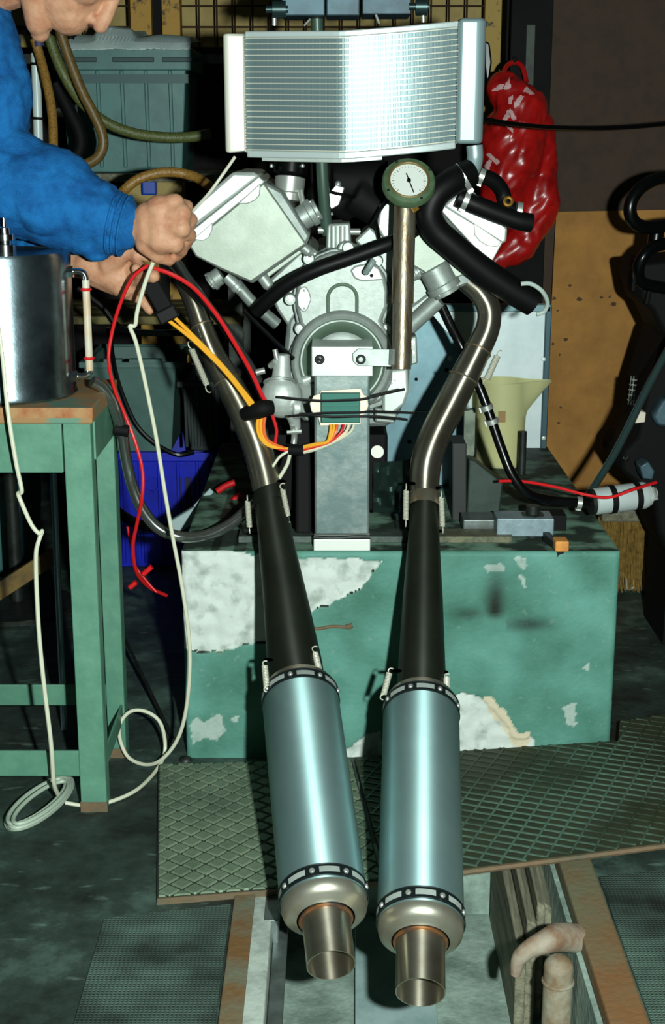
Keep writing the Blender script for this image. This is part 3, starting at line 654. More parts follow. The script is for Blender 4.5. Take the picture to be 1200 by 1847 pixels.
# throttle body over the left bank
bm = B(); c = P(520, 362, .17); lathe(bm, c, (0.10, .15, 1), [(0, .021), (.012, .022), (.014, .026), (.040, .027), (.042, .022)], 28); tb_ = obj('intake_trumpet', bm, zinc, eng)
bm = B(); lathe(bm, c + Vector((.004, .005, .043)), (0.10, .15, 1), [(0, .02), (.004, .03), (.03, .03), (.034, .024)], 28); obj('intake_rubber', bm, gloss_black, tb_)
for dx in (-.028, .026):
    bm = B(); tubew(bm, [(c.x + dx, c.y - .02, c.z - .006), (c.x + dx * .85, c.y - .022, c.z + .02)], .005, 8); obj('clip', bm, zinc, tb_)
    bm = B(); ball(bm, c + Vector((dx, -.018, .06)), .004, 10); obj('clip_screw', bm, zinc, tb_)
# black carburettor body between the banks
def carb(bm):
    for a, b, r0, r1 in [((600, 330, .24), (700, 330, .24), .04, .04), ((640, 350, .22), (690, 385, .22), .035, .03), ((600, 360, .24), (640, 375, .24), .025, .03), ((560, 310, .26), (690, 308, .26), .03, .03), ((575, 345, .28), (575, 400, .26), .025, .02)]:
        cyl(bm, P(*a), P(*b), r0, r1, n=20)
cb = remeshed('carburettor_body', carb, .005, black, eng, 3)
bm = B(); prism(bm, [(590, 352), (606, 333), (622, 338), (618, 352), (612, 370), (598, 378), (590, 366)], .185, .02); obj('linkage_plate', bm, zinc, cb, bevel=.002, label='bright linkage plate')
bm = B(); tubep(bm, [(590, 345, .18), (622, 352, .18), (640, 355, .19)], 3, 8); obj('linkage_rod', bm, gloss_black, cb)
for q_ in ((610, 332, .006), (598, 386, .004)):
    bm = B(); ball(bm, P(q_[0], q_[1], .19), q_[2], 10); obj('linkage_nut', bm, zinc, cb)
bm = B(); tubep(bm, [(668, 410, .15), (690, 372, .14), (706, 352, .13)], 4, 8); tubep(bm, [(678, 400, .14), (684, 430, .13)], 4, 8); obj('throttle_cable', bm, gloss_black, cb)
# right bank
bm = B(); prism(bm, [(640, 450), (700, 395), (760, 450), (800, 500), (770, 560), (738, 590), (700, 500)], .16, .26); br = obj('cylinder_barrel', bm, alu, eng, bevel=.005)
bm = B(); prism(bm, [(720, 420), (790, 372), (885, 478), (870, 505), (800, 530), (738, 478)], .115, .30); hr = obj('cylinder_head', bm, grey_c, eng, bevel=.005)
bm = B(); prism(bm, [(722, 420), (788, 376), (880, 478), (800, 512), (742, 478)], .107, .012); obj('head_face_plate', bm, alu_plate, hr, bevel=.003)
bm = B(); prism(bm, [(824, 350), (848, 338), (916, 412), (914, 436), (906, 440), (800, 372)], .105, .30); obj('valve_cover', bm, alu_bright, eng, bevel=.006, label='bright valve cover of the right bank')
bm = B(); prism(bm, [(790, 374), (800, 370), (908, 436), (885, 478)], .100, .30); obj('gasket_strip', bm, alu_bright, hr, bevel=.002)
bm = B(); prism(bm, [(855, 402), (905, 436), (898, 446), (880, 444), (866, 436), (856, 424)], .092, .02); obj('polished_lobe', bm, M('polished_lobe', (226, 230, 220), .5, .2), hr, bevel=.002)
bm = B(); prism(bm, [(640, 434), (668, 408), (688, 430), (660, 456)], .15, .1); obj('inlet_stub', bm, alu, br, bevel=.004)
bm = B(); prism(bm, [(686, 372), (712, 356), (716, 440), (700, 445), (680, 410)], .14, .2); obj('inlet_face', bm, alu_bright, br, bevel=.004)
port('exhaust_port', 782, 482, 26, 48, 31, .11, hr, 4)
port('drain_stub', 735, 500, 22, -12, 14, .12, hr, 3)
bm = B(); tubep(bm, [(818, 498, .14), (832, 500, .145)], 22, 20); obj('port_flange', bm, steel_hot, hr)
bm = B(); tubep(bm, [(738, 590, .14), (765, 565, .135), (792, 540, .13)], 15, 16); obj('coolant_pipe', bm, alu, eng)
bm = B(); prism(bm, [(728, 562), (752, 545), (785, 520), (800, 530), (770, 562), (742, 596)], .15, .1); obj('barrel_foot', bm, alu, br, bevel=.004)
# lower casings
bm = B(); prism(bm, [(521, 664), (559, 640), (566, 674), (532, 700), (518, 706), (512, 690)], .12, .12); obj('side_arm', bm, alu_bright, eng, bevel=.004)
bm = B(); tubep(bm, [(518, 702, .108), (540, 690, .108), (566, 680, .108)], 8, 14); obj('drain_tube', bm, alu_bright, eng)
bm = B(); prism(bm, [(703, 668), (736, 664), (738, 706), (730, 730), (712, 745), (690, 748), (690, 700), (702, 690)], .12, .14); lc = obj('lower_casing', bm, alu_bright, eng, bevel=.005)
bolt('bolt', P(712, 684, .12), yv, .003, zinc, lc)
bm = B(); prism(bm, [(676, 735), (720, 742), (712, 765), (676, 762)], .13, .1); obj('sump_lug', bm, alu, eng, bevel=.004)
bm = B(); prism(bm, [(733, 610), (752, 606), (754, 656), (736, 660)], .13, .06); sl_ = obj('side_lug', bm, alu, eng, bevel=.003)
for v in (618, 636): bolt('bolt', P(744, v, .13), yv, .003, zinc, sl_)
# water pump
def pump(bm):
    c = P(508, 715, .07); ball(bm, c, .037, 20, 1, .8, 1.05); cyl(bm, c + Vector((0, 0, .02)), c + Vector((.002, 0, .075)), .019, .013, 20)
    cyl(bm, c, c + Vector((.05, .05, 0)), .02, .02, 16); cyl(bm, P(530, 735, .06), P(545, 735, .06), .02, .018, 16); cyl(bm, P(528, 745, .07), P(535, 775, .08), .014, .008, 14)
wp = remeshed('water_pump', pump, .0025, alu_bright, eng, 3)
bm = B(); torus(bm, P(505, 690, .055), (0, .5, 1), .027, .0025); obj('pump_flange', bm, alu, wp)
bm = B(); tubep(bm, [(528, 765, .07), (531, 785, .08), (530, 800, .08)], 6, 10); tubep(bm, [(518, 780, .07), (544, 778, .07)], 4, 8); obj('drain_valve', bm, zinc, wp)
bm = B(); tubep(bm, [(488, 660, .07), (497, 652, .06)], 6, 10); tubep(bm, [(462, 672, .06), (478, 668, .06)], 6, 10); tubep(bm, [(500, 648, .06), (496, 630, .06)], 5, 10); obj('pump_fitting', bm, zinc, wp)
bm = B(); bar(bm, P(476, 770, .14), P(476, 960, .10), .02, .05); bar(bm, P(548, 760, .16), P(548, 965, .10), .03, .05); box(bm, P(470, 780, .2).x, P(700, 780, .2).x, .2, .4, BZ + .02, BZ + .17); obj('sump', bm, black, eng, smooth=False, bevel=.006)

# ---------------------------------------------------------------- engine stand
zb = BZ
t = thing('engine_stand', 'grey steel box column with bright head plate carrying the engine front', 'stand', (P(615, 980, .03).x, .04, zb))
a = P(566, 985, .006); b = P(668, 985, .006)
bm = B(); box(bm, a.x, b.x, .004, .05, zb + .0005, P(600, 973, .004).z); obj('foot_plate', bm, M('bright_plate', (226, 230, 222), .5, .15), t, smooth=False, bevel=.0015, label='bright foot plate')
bm = B(); z1 = P(600, 640, .02).z; box(bm, a.x + .002, b.x - .002, .012, .052, P(600, 966, .01).z, z1); obj('box_column', bm, M('box_column_steel', (102, 122, 120), .5, .5, (136, 148, 144), 16, .1, 90, lo=.42, hi=.62), t, smooth=False, bevel=.004)
bm = B(); tubep(bm, [(566, 969, .010), (600, 971, .008), (640, 969, .008), (668, 969, .010)], 4, 8); obj('weld_bead', bm, iron, t)
bm = B(); a = P(562, 625, .004); b = P(673, 679, .004); box(bm, a.x, b.x, .004, .114, b.z, a.z); hp = obj('head_plate', bm, alu_bright, t, smooth=False, bevel=.0015)
for u in (577, 651):
    c = P(u, 647, .004); bm = B(); lathe(bm, c, yv, [(0, .0125), (.002, .0125), (.002, .007)], 24); wsh = obj('washer', bm, zinc, hp)
    bm = B(); lathe(bm, c + yv * .002, yv, [(0, .0085), (.007, .0085), (.008, .0075), (.008, .0042), (.004, .004)], 20, cap=False); lathe(bm, c + yv * .006, yv, [(0, .0042), (.0005, .0001)], 6); obj('socket_screw', bm, gloss_black, wsh)
t = thing('base_rail', 'flat grey steel rail across the block top under the engine stand', 'rail', (P(680, 985, .04).x, .07, zb))
z = P(600, 968, .055).z
bm = B(); box(bm, P(430, 985, .055).x, P(780, 985, .055).x, .056, .11, zb, z); obj('bar', bm, M('rail_steel', (92, 104, 96), .55, .4, (62, 74, 68), 30, .15, 90), t, smooth=False, bevel=.0015)
bm = B(); box(bm, P(782, 985, .055).x, P(925, 985, .055).x, .056, .11, zb, z); obj('bar', bm, M('rail_scaled', (110, 110, 86), .6, .3, (54, 62, 54), 34, .25, 90), t, smooth=False, bevel=.0015, label='scaled yellowish end bar')

# ---------------------------------------------------------------- regulator on its ears, ties and wires
t = thing('voltage_regulator', 'green finned regulator on cream ears strapped to the engine stand', 'regulator', P(615, 735, .0))
bm = B(); prism(bm, [(579, 705), (651, 701), (656, 712), (663, 716), (665, 732), (660, 746), (651, 750), (651, 765), (578, 768), (574, 752), (562, 742), (559, 728), (566, 714), (577, 710)], .0, .004); rb = obj('mounting_plate', bm, M('cream_alloy', (226, 214, 194), .5, .1), t, smooth=False, bevel=.0008)
for (u, v) in [(566, 731), (656, 729)]:
    bm = B(); cyl(bm, P(u, v, .0005), P(u, v, -.001), .0032, n=14); obj('screw_hole', bm, greysteel, rb)
bm = B(); a = P(579, 709, -.012); b = P(650, 763, -.012); box(bm, a.x, b.x, -.012, 0, b.z, a.z)
bd = obj('finned_body', bm, regulator_m, t, smooth=False, bevel=.0015)
for k in range(5):
    zz = b.z + (a.z - b.z) * (.08 + .21 * k); bm = B(); box(bm, a.x + .001, b.x - .001, -.0165, -.012, zz, zz + .0035); obj('fin', bm, regulator_m, bd, smooth=False)
for nm, pts in [('upper', [(502, 716, -.015), (540, 720, -.02), (580, 723, -.021), (620, 722, -.021), (655, 720, -.02), (690, 711, -.015), (730, 702, -.005)]), ('mid', [(520, 751, -.01), (552, 748, -.02), (585, 745, -.0205), (650, 744, -.0205), (672, 742, -.016), (748, 745, .0)]), ('low', [(545, 746, -.012), (566, 749, -.02), (600, 752, -.0205), (650, 751, -.0205), (690, 752, -.012), (735, 757, .0)])]:
    bm = B(); tubep(bm, pts, 2.6, 6, 4); obj('cable_tie', bm, M('tie_black', (16, 16, 16), .5), t)
def wire(nm, label, pts, r, mat, n=8, sub=8, group=None, cat='wire'):
    bm = B(); tubep(bm, pts, r, n, sub); return obj(nm, bm, mat, None, label=label, cat=cat, group=group)
loom = thing('wiring_loom', 'multi-coloured wiring loom taped below the regulator', 'wiring', P(545, 810, .02))
k = 0
for mat, nm, off in [(yellow_wire, 'yellow_wire', 0), (yellow_wire, 'yellow_wire', 6), (orange_wire, 'orange_wire', 12), (red_wire, 'red_wire', 24), (cream_wire, 'cream_wire', 34), (white_wire, 'white_wire', 44)]:
    bm = B(); tubep(bm, [(597 + off * .95, 766, -.006), (596 + off * .8, 780, -.012), (590 + off * .3, 797, -.012), (572, 806 + (k - 3) * 2.0, -.008), (548, 812 + (k - 3) * 2.2, .0)], 2.7, 8); obj(nm, bm, mat, loom); k += 1
bm = B(); tubep(bm, [(548, 812, .0), (536, 812, .002), (522, 811, .004)], 10, 12); obj('tape_wrap', bm, black, loom)
for i, (mat, nm) in enumerate([(yellow_wire, 'yellow_wire'), (yellow_wire, 'yellow_wire'), (orange_wire, 'orange_wire')]):
    bm = B(); tubep(bm, [(466 + i * 6, 752, .02), (464 + i * 6, 770, .015), (470 + i * 5, 790, .01), (488 + i * 3, 805 - i * 2, .008), (524, 812 + i - 2, .004)], 3, 8); obj(nm, bm, mat, loom)
bm = B(); tubep(bm, [(490, 745, .02), (499, 775, .015), (497, 800, .01), (505, 810, .006), (524, 812, .004)], 3, 8); obj('red_wire', bm, red_wire, loom)
bm = B(); tubep(bm, [(524, 812, .004), (505, 824, .0), (490, 845, -.005)], 2.6, 8); obj('white_wire', bm, white_wire, loom)
bm = B(); tubep(bm, [(524, 812, .004), (519, 836, .0), (503, 864, -.005)], 3.4, 8); obj('white_wire', bm, white_wire, loom)
bm = B(); tubep(bm, [(440, 748, .03, 12), (458, 742, .02, 16), (475, 737, .015, 17), (492, 735, .02, 13)], 15, 10); obj('tape_wrap', bm, black, loom, label='black tape wrap over the pump')
for i in range(2):
    bm = B(); tubep(bm, [(304 + i * 6, 578 - i * 10, -.02), (345 + i * 4, 610 - i * 4, -.01), (395 + i * 5, 658, .0), (430 + i * 5, 700, .01), (452 + i * 8, 732, .015)], 3.6, 8); obj('yellow_wire', bm, yellow_wire, loom)
bm = B(); tubep(bm, [(278, 484, -.02), (310, 495, -.02), (350, 520, -.01), (385, 560, .0), (415, 605, .0), (450, 665, .01), (474, 715, .015), (486, 735, .02)], 4, 8); obj('red_wire', bm, red_wire, loom)
bm = B(); tubep(bm, [(300, 480, .02), (345, 525, .03), (395, 585, .03), (440, 655, .03), (476, 730, .025)], 3, 8); obj('black_wire', bm, gloss_black, loom)

# ---------------------------------------------------------------- gauge on its post
t = thing('pressure_gauge_post', 'round green-rimmed pressure gauge on a rust-streaked steel post', 'gauge', P(728, 660, .02))
pa, pb = P(724, 666, -.02), P(731, 352, .03)
bm = B(); lathe(bm, pa, pb - pa, [(0, .0165), (.11, .0165), (.11, .0185), ((pb - pa).length, .0185)], 32); obj('post', bm, M('rust_streaked_pipe', (158, 154, 134), .36, .8, (116, 92, 64), 10, .1, 80, stretch=(6, 6, .7)), t)
gc = P(738, 325, -.005); gn = Vector((.02, -.82, .56)).normalized(); gs = S(738, 325, -.005)
bm = B(); lathe(bm, gc - gn * .022, gn, [(0, 34 * gs), (.006, 40 * gs), (.008, 48.5 * gs), (.018, 48.5 * gs), (.022, 46 * gs), (.024, 38 * gs), (.020, 36 * gs)], 56, cap=False); gz = obj('bezel', bm, green_iron, t)
bm = B(); torus(bm, gc + gn * .001, gn, 36 * gs, .0022, 48, 8); obj('inner_ring', bm, M('brass_ring', (150, 128, 84), .35, .7), gz)
bm = B(); lathe(bm, gc - gn * .003, gn, [(0, 35 * gs), (.001, 35 * gs)], 48); df = obj('dial_face', bm, M('dial_white', (214, 222, 214), .5), gz)
gx = Vector((1, 0, 0)); gx = (gx - gn * gx.dot(gn)).normalized(); gy = gn.cross(gx)
bm = B()
for k in range(25):
    an = math.radians(225 - k * 270 / 24); e = gx * math.cos(an) + gy * math.sin(an); l = 5 if k % 4 == 0 else 3
    bar(bm, gc - gn * .0017 + e * (31 - l) * gs, gc - gn * .0017 + e * 31 * gs, .0008 if k % 4 == 0 else .0005, .0003, gn)
obj('dial_scale', bm, M('dial_ink', (40, 46, 48), .6), df)
def text_on(bmname, body, c, ax, ay, size, mat, parent, thick=.0004):
    cu = bpy.data.curves.new('t', 'FONT'); cu.body = body; cu.size = size; cu.align_x = 'CENTER'; cu.align_y = 'CENTER'; cu.extrude = thick
    o = bpy.data.objects.new('t', cu); C.objects.link(o); dg = bpy.context.evaluated_depsgraph_get(); dg.update()
    me = bpy.data.meshes.new_from_object(o.evaluated_get(dg)); bpy.data.objects.remove(o)
    az = ax.cross(ay); m = Matrix(((ax.x, ay.x, az.x, c.x), (ax.y, ay.y, az.y, c.y), (ax.z, ay.z, az.z, c.z), (0, 0, 0, 1))); me.transform(m); me.materials.clear()
    return obj(bmname, me, mat, parent, smooth=False)
ndir = (gx * .30 - gy * .95).normalized()
bm = B(); bar(bm, gc + gn * .0006 - ndir * 15 * gs, gc + gn * .0006 + ndir * 27 * gs, .0017, .0006, gn); lathe(bm, gc - gn * .001, gn, [(0, 4 * gs), (.003, 3.4 * gs)], 16); obj('pointer', bm, gloss_black, df)
for k in range(4):
    an = math.radians(30 + 90 * k); e = gx * math.cos(an) + gy * math.sin(an); bolt('screw', gc + e * 43.5 * gs + gn * .001, gn, .0016, iron, gz)
bm = B(); cyl(bm, P(743, 366, .0), P(752, 380, .0), .006, n=8); obj('brass_union', bm, M('brass', (176, 132, 56), .35, .8), t)
t2 = P(651, 647, -.004)
bm = B(); prism(bm, [(636, 638), (646, 629), (716, 630), (712, 662), (646, 660), (637, 652)], -.004, .006); lathe(bm, P(723, 646, -.012), pb - pa, [(-.012, .017), (-.012, .0195), (.015, .0195), (.015, .017)], 28); obj('clamp_strap', bm, M('strap_alloy', (172, 182, 174), .45, .45, (140, 152, 148), 30), t, bevel=.001)

# ================================================================ RADIATOR
RY = .06
rad = thing('radiator', 'wide aluminium radiator hung in front of the engine top', 'radiator', P(635, 285, RY))
def rp(u, v):    # a bowed core: flat left half, right half swept back; the panel leans forward at its top
    base = P(u, v, RY); return base
x0, x1 = P(441, 160, RY).x, P(826, 160, RY).x; xm = P(612, 160, RY).x
XK = (P(600, 160, RY).x, P(645, 160, RY).x)
def slope(x):      # the left half faces away to the left, the bend is at the middle, the right half sweeps gently back
    if x < XK[0]: return -.31
    if x < XK[1]:
        q = (x - XK[0]) / (XK[1] - XK[0]); q = q * q * (3 - 2 * q); return -.31 + .325 * q
    return .015 + .26 * (x - XK[1]) / (x1 - XK[1])
BT = [0.0]; NB = 200
for k_ in range(NB): BT.append(BT[-1] + slope(x0 + (x1 - x0) * (k_ + .5) / NB) * (x1 - x0) / NB)
bmin = min(BT)
def bow(x):
    q = min(max((x - x0) / (x1 - x0), 0), 1) * NB; i = min(int(q), NB - 1); return BT[i] + (BT[i + 1] - BT[i]) * (q - i) - bmin
def rise(x): return .0 if x <= xm else .016 * ((x - xm) / (x1 - xm)) ** 1.25
tilt = .05; z0r, z1r = P(600, 285, RY).z, P(600, 56, RY).z; hgt = z1r - z0r
up = Vector((0, -math.sin(tilt), math.cos(tilt))); nr = Vector((0, -math.cos(tilt), -math.sin(tilt)))
hs = hgt / math.cos(tilt)
def rpt(x, s, out=0):          # x across, s along the panel from its bottom, out towards the viewer
    return Vector((x, RY, z0r + rise(x))) + up * s - nr * bow(x) + nr * out
def strip(bm, s0, s1, o0, depth, xa=None, xb=None, n=36):
    xs = [x0 + (x1 - x0) * i / n for i in range(n + 1)] if xa is None else [xa + (xb - xa) * i / n for i in range(n + 1)]
    rows = []
    for x in xs: rows.append([bm.verts.new(rpt(x, s, o)) for s, o in ((s0, o0), (s1, o0), (s1, o0 - depth), (s0, o0 - depth))])
    for a, b in zip(rows, rows[1:]):
        for k in range(4): bm.faces.new((a[k], a[(k + 1) % 4], b[(k + 1) % 4], b[k]))
    bm.faces.new(rows[0]); bm.faces.new(rows[-1][::-1]); return bm
NT = 20; pitch = (hs - .022) / NT
tube_me = fin_me = None
tube_m = M('radiator_tube', (212, 216, 200), .38, .5)
for k in range(NT + 1):
    off = up * (.011 + k * pitch)
    if tube_me is None:
        bm = B(); strip(bm, -.0009, .0009, .0016, .03); o = obj('cooling_tube', bm, tube_m, rad, smooth=False); tube_me = o.data; o.location = off
    else:
        o = bpy.data.objects.new('cooling_tube', tube_me); C.objects.link(o); o.parent = rad; o.location = off
    if k < NT:
        if fin_me is None:
            bm = B(); N = 300; f = []
            for i in range(N + 1):
                x = x0 + (x1 - x0) * i / N; z_ = .0 if i % 2 else -.00010
                f.append((bm.verts.new(rpt(x, .0011, z_)), bm.verts.new(rpt(x, pitch - .0011, z_))))
            for a, b in zip(f, f[1:]): bm.faces.new((a[0], b[0], b[1], a[1]))
            o = obj('fin_strip', bm, alu_fin, rad, smooth=False); fin_me = o.data; o.location = off
        else:
            o = bpy.data.objects.new('fin_strip', fin_me); C.objects.link(o); o.parent = rad; o.location = off
bm = B(); strip(bm, -.002, .010, .006, .045); obj('bottom_rail', bm, alu_tank, rad, smooth=False, bevel=.002)
bm = B(); strip(bm, hs - .010, hs, .006, .045); obj('top_rail', bm, alu_tank, rad, smooth=False, bevel=.002)
bm = B(); strip(bm, -.008, -.001, .0, .03, P(470, 280, RY).x, P(690, 280, RY).x, 12); obj('bottom_bracket', bm, alu_bright, rad, smooth=False, bevel=.001)
def tank(bm, xa, xb, s0, s1, front, depth, cut):
    prof = [(xa, front - cut), (xa + (cut if xa < x0 - .01 else 0), front), (xb - (0 if xa < x0 - .01 else cut), front), (xb, front - (0 if xa < x0 - .01 else cut)), (xb, front - depth), (xa, front - depth)]
    r0 = [bm.verts.new(rpt(max(x0, min(x1, x)), s0, o) + Vector((x - max(x0, min(x1, x)), 0, 0))) for x, o in prof]; r1 = [bm.verts.new(rpt(max(x0, min(x1, x)), s1, o) + Vector((x - max(x0, min(x1, x)), 0, 0))) for x, o in prof]
    n = len(prof); bm.faces.new(r0); bm.faces.new(r1[::-1])
    for i in range(n): bm.faces.new((r0[i], r1[i], r1[(i + 1) % n], r0[(i + 1) % n]))
bm = B(); tank(bm, P(401, 160, RY).x, x0, .006, hs - .004, .012, .06, .006); obj('end_tank', bm, M('tank_bright', (226, 226, 210), .5, .15), rad, bevel=.006, seg=3, label='bright left end tank')
bm = B(); tank(bm, x1, P(876, 160, RY).x, .006, hs + .004, .016, .06, .010); rt_ = obj('end_tank', bm, M('tank_grey', (140, 164, 166), .45, .4), rad, bevel=.007, seg=3, label='grey-blue right end tank')
for xx in (x0, x1):
    bm = B()
    for k in range(40):
        c = rpt(xx, .008 + (hs - .014) * k / 39, .0125 if xx == x0 else .0165); ball(bm, c, .0016, 6)
    obj('crimp_teeth', bm, zinc, rad)
bm = B(); tubep(bm, [(856, 262, RY + .02), (857, 285, RY + .02), (852, 304, RY + .015), (838, 314, RY + .01)], 15, 20); obj('outlet_elbow', bm, M('outlet_alloy', (160, 184, 186), .4, .5), rad)
bm = B(); prism(bm, [(874, 72), (884, 78), (888, 112), (884, 140), (878, 150), (874, 120)], RY + .05, .03); obj('filler_neck', bm, gloss_black, rad, bevel=.003)

# frame above, holding the radiator and its pole
fr = thing('lifting_frame', 'blue-grey steel plate frame above the radiator', 'frame', P(630, 30, .09))
bm = B()
for (a, b) in [((508, -40), (586, 28)), ((589, -40), (649, 28)), ((654, -40), (742, 26))]:
    bm = B(); boxp(bm, a[0], a[1], b[0], b[1], .07, .10); obj('steel_plate', bm, M('frame_blue', (62, 86, 96), .5, .4, (44, 62, 70), 14), fr, smooth=False, bevel=.002)
bm = B(); boxp(bm, 500, -60, 750, -36, .06, .12); obj('cross_beam', bm, iron, fr, smooth=False, bevel=.002)
for (u, u2, v) in [(480, 520, 17), (738, 775, 12)]:
    bm = B(); cyl(bm, P(u, v, .07), P(u2, v, .07), .006, n=14); cyl(bm, P(u + 12, v, .07), P(u2 - 4, v, .07), .014, n=18); obj('hanger_pin', bm, M('pin_dark', (40, 60, 60), .35, .6), fr)
for (u0, v0, u1, v1, r) in [(495, 5, 495, 46, 4.2), (762, -10, 764, 40, 4.2), (560, 34, 549, 46, 2.2), (678, 26, 684, 42, 2.6)]:
    bm = B(); tubep(bm, [(u0, v0, .07), (u1, v1, .075)], r, 10); obj('hanger_rod', bm, zinc, fr)
bm = B(); tubep(bm, [(570, -20, .14), (580, 280, .15), (588, 400, .17), (590, 418, .175)], 11, 20); obj('pole', bm, M('pole_paint', (62, 84, 72), .4, .2), fr)

# ================================================================ COOLANT HOSES
def hose(nm, label, pts, r, mat=rubber, n=20, clamps=(), cat='hose', cap=True):
    t = thing(nm, label, cat, P(*pts[-1][:3]))
    bm = B(); tubep(bm, pts, r, n, 10, cap); obj('hose_wall', bm, mat, t)
    for (u, v, Y, du, dv, rr) in clamps:
        a = P(u, v, Y); b = P(u + du, v + dv, Y); clamp('hose_clamp', a, b - a, rr * S(u, v, Y), zinc, t)
    return t
hb = hose('coolant_hose', 'thick black coolant hose bending from the radiator outlet down across the right cylinder', [(848, 312, .06), (815, 328, .04), (786, 352, .03), (774, 385, .03), (786, 415, .035), (815, 442, .04), (865, 483, .05), (915, 518, .06), (962, 546, .07)], 25, clamps=[(834, 320, .05, -12, 8, 25)])
bm = B(); tubep(bm, [(940, 512, .02), (958, 512, .02), (978, 525, .025), (988, 545, .04), (982, 562, .05), (968, 567, .05)], 4, 8); obj('lifting_strap', bm, M('pale_strap', (170, 184, 176), .6), hb)
hose('coolant_hose', 'short black coolant hose lying over the right valve cover', [(826, 356, .07), (860, 370, .07), (900, 386, .075), (935, 398, .08), (958, 402, .085)], 17, clamps=[(840, 361, .07, 20, 8, 17)])
hose('coolant_hose', 'black elbow hose behind the radiator outlet beside the red bag', [(866, 316, .10), (890, 326, .11), (906, 345, .12), (912, 366, .12), (930, 384, .11)], 14, clamps=[(936, 380, .09, 20, 4, 15), (868, 318, .10, 16, 6, 14)])
bm = B(); torus(bm, P(917, 363, .09), (0, -1, .2), .0065, .003); obj('brass_ring', bm, M('brass', (176, 132, 56), .35, .8), None, label='small brass ring nut on the black elbow hose by the red bag', cat='ring')
hose('breather_hose', 'black printed rubber hose running across the engine front cover', [(462, 562, .10), (485, 540, .085), (520, 512, .07), (570, 487, .06), (630, 466, .06), (680, 448, .06), (720, 432, .07), (756, 408, .09)], 13.5)
bm = B(); tubep(bm, [(660, 492, .07), (668, 480, .06), (674, 470, .065)], 6, 10); obj('sensor_plug', bm, M('pale_plug', (130, 148, 144), .5), None, label='grey sensor plug under the printed rubber hose', cat='plug')
hose('oil_hose', 'thin black hose from the right cylinder base down to the filter line', [(797, 552, .14), (812, 585, .14), (834, 628, .14), (866, 700, .12), (885, 752, .11), (905, 810, .10), (925, 858, .09), (952, 890, .09), (990, 902, .11), (1032, 906, .12), (1064, 908, .13)], 9, gloss_black, 14, clamps=[(878, 735, .105, 6, 18, 11), (888, 760, .105, 6, 18, 11), (1045, 907, .125, 16, 2, 11)])
wire('red_wire', 'thin red wire looping over the silver filter on the right', [(900, 868, .08), (940, 868, .09), (1000, 878, .10), (1060, 893, .10), (1100, 897, .085), (1140, 884, .08), (1184, 870, .12)], 2.8, red_wire)
t = thing('fuel_filter', 'silver cylindrical fuel filter with black bands at the right', 'filter', P(1125, 898, .14))
fa, fb = P(1070, 905, .14), P(1172, 892, .16); fd = (fb - fa); fl = fd.length; fd.normalize(); r = 25 * S(1120, 898, .14)
bm = B(); lathe(bm, fa, fd, [(0, r * .8), (.004, r * .97), (.03, r * .97), (.031, r), (fl - .012, r), (fl - .006, r * .9), (fl, r * .8)], 36); fb_ = obj('filter_body', bm, M('filter_alloy', (200, 212, 210), .38, .3), t, angle=25)
for q in (.030, .078):
    bm = B(); lathe(bm, fa + fd * q, fd, [(0, r * 1.0), (0, r * 1.04), (.011, r * 1.04), (.011, r * 1.0)], 36, cap=False); obj('rubber_band', bm, black, t)
bm = B(); cyl(bm, fa - fd * .012, fa + fd * .002, r * .4, n=14); cyl(bm, fa - fd * .006, fa + fd * .001, r * .95, n=28); obj('inlet_union', bm, iron, t)
bm = B(); cyl(bm, fb, fb + fd * .012, r * .5, n=10); tubep(bm, [(1176, 880, .15), (1184, 902, .14)], 5, 8); obj('outlet_union', bm, zinc, t)
hose('drain_hose', 'dark grey hose curving up from the filter line to the black machine', [(1062, 892, .16), (1082, 862, .20), (1108, 820, .24), (1135, 768, .28), (1165, 706, .32), (1200, 640, .36), (1230, 590, .4)], 7, M('hose_grey', (40, 58, 56), .35, 0, spec=.5), 14)
wire('black_cable', 'thin black cable sagging across the red bag to the right', [(868, 214, .55), (930, 224, .6), (1000, 230, .65), (1080, 231, .7), (1150, 228, .75), (1240, 220, .8)], 4.2, gloss_black, cat='cable')

# ================================================================ WORK TABLE, TANK
t = thing('work_table', 'green painted steel work table with a worn wooden edge left of the block', 'table', (-.7, -.09, 0))
tx = -.374
bm = B(); box(bm, -1.5, tx, -.222, .05, .664, .690); obj('table_top', bm, M('table_top_wood', (92, 132, 112), .7, 0, (150, 116, 74), 9, .2, 60, lo=.42, hi=.5), t, smooth=False, bevel=.003)
bm = B(); box(bm, -1.5, tx + .001, -.2235, -.2205, .674, .6905); obj('worn_lip', bm, wood_worn, t, smooth=False, label='bare worn wooden lip')
bm = B(); box(bm, -1.5, -.424, -.218, -.208, .585, .664); obj('apron', bm, green_paint, t, smooth=False, bevel=.002)
bm = B(); box(bm, tx - .008, tx - .002, -.19, .03, .60, .664); obj('side_apron', bm, green_paint, t, smooth=False, bevel=.002)
def angle_leg(x0_, x1_, y0_, y1_, flip):
    bm = B(); box(bm, x0_, x1_, y0_, y0_ + .005, .0, .664); box(bm, x1_ - .005, x1_, y0_ + .005, y1_, .0, .664); return bm
leg_m = M('leg_paint', (80, 130, 108), .5, 0, (96, 146, 122), 16, .12, 90)
def leg(x0_, x1_, y0_, y1_):
    o = obj('leg', angle_leg(x0_, x1_, y0_, y1_, 0), leg_m, t, smooth=False, bevel=.0015)
    bm = B(); box(bm, x0_ - .001, x1_ + .001, y0_ - .001, y0_ + .006, .0, .018); obj('rusty_foot', bm, rust, o, smooth=False)
leg(-.422, -.379, -.216, -.180); leg(-.409, -.377, -.0, .04); leg(-1.46, -1.42, -.216, -.18); leg(-1.46, -1.42, 0, .04)
bm = B(); box(bm, -1.46, -.422, -.211, -.203, .062, .108); obj('lower_stretcher', bm, green_paint, t, smooth=False, bevel=.002)
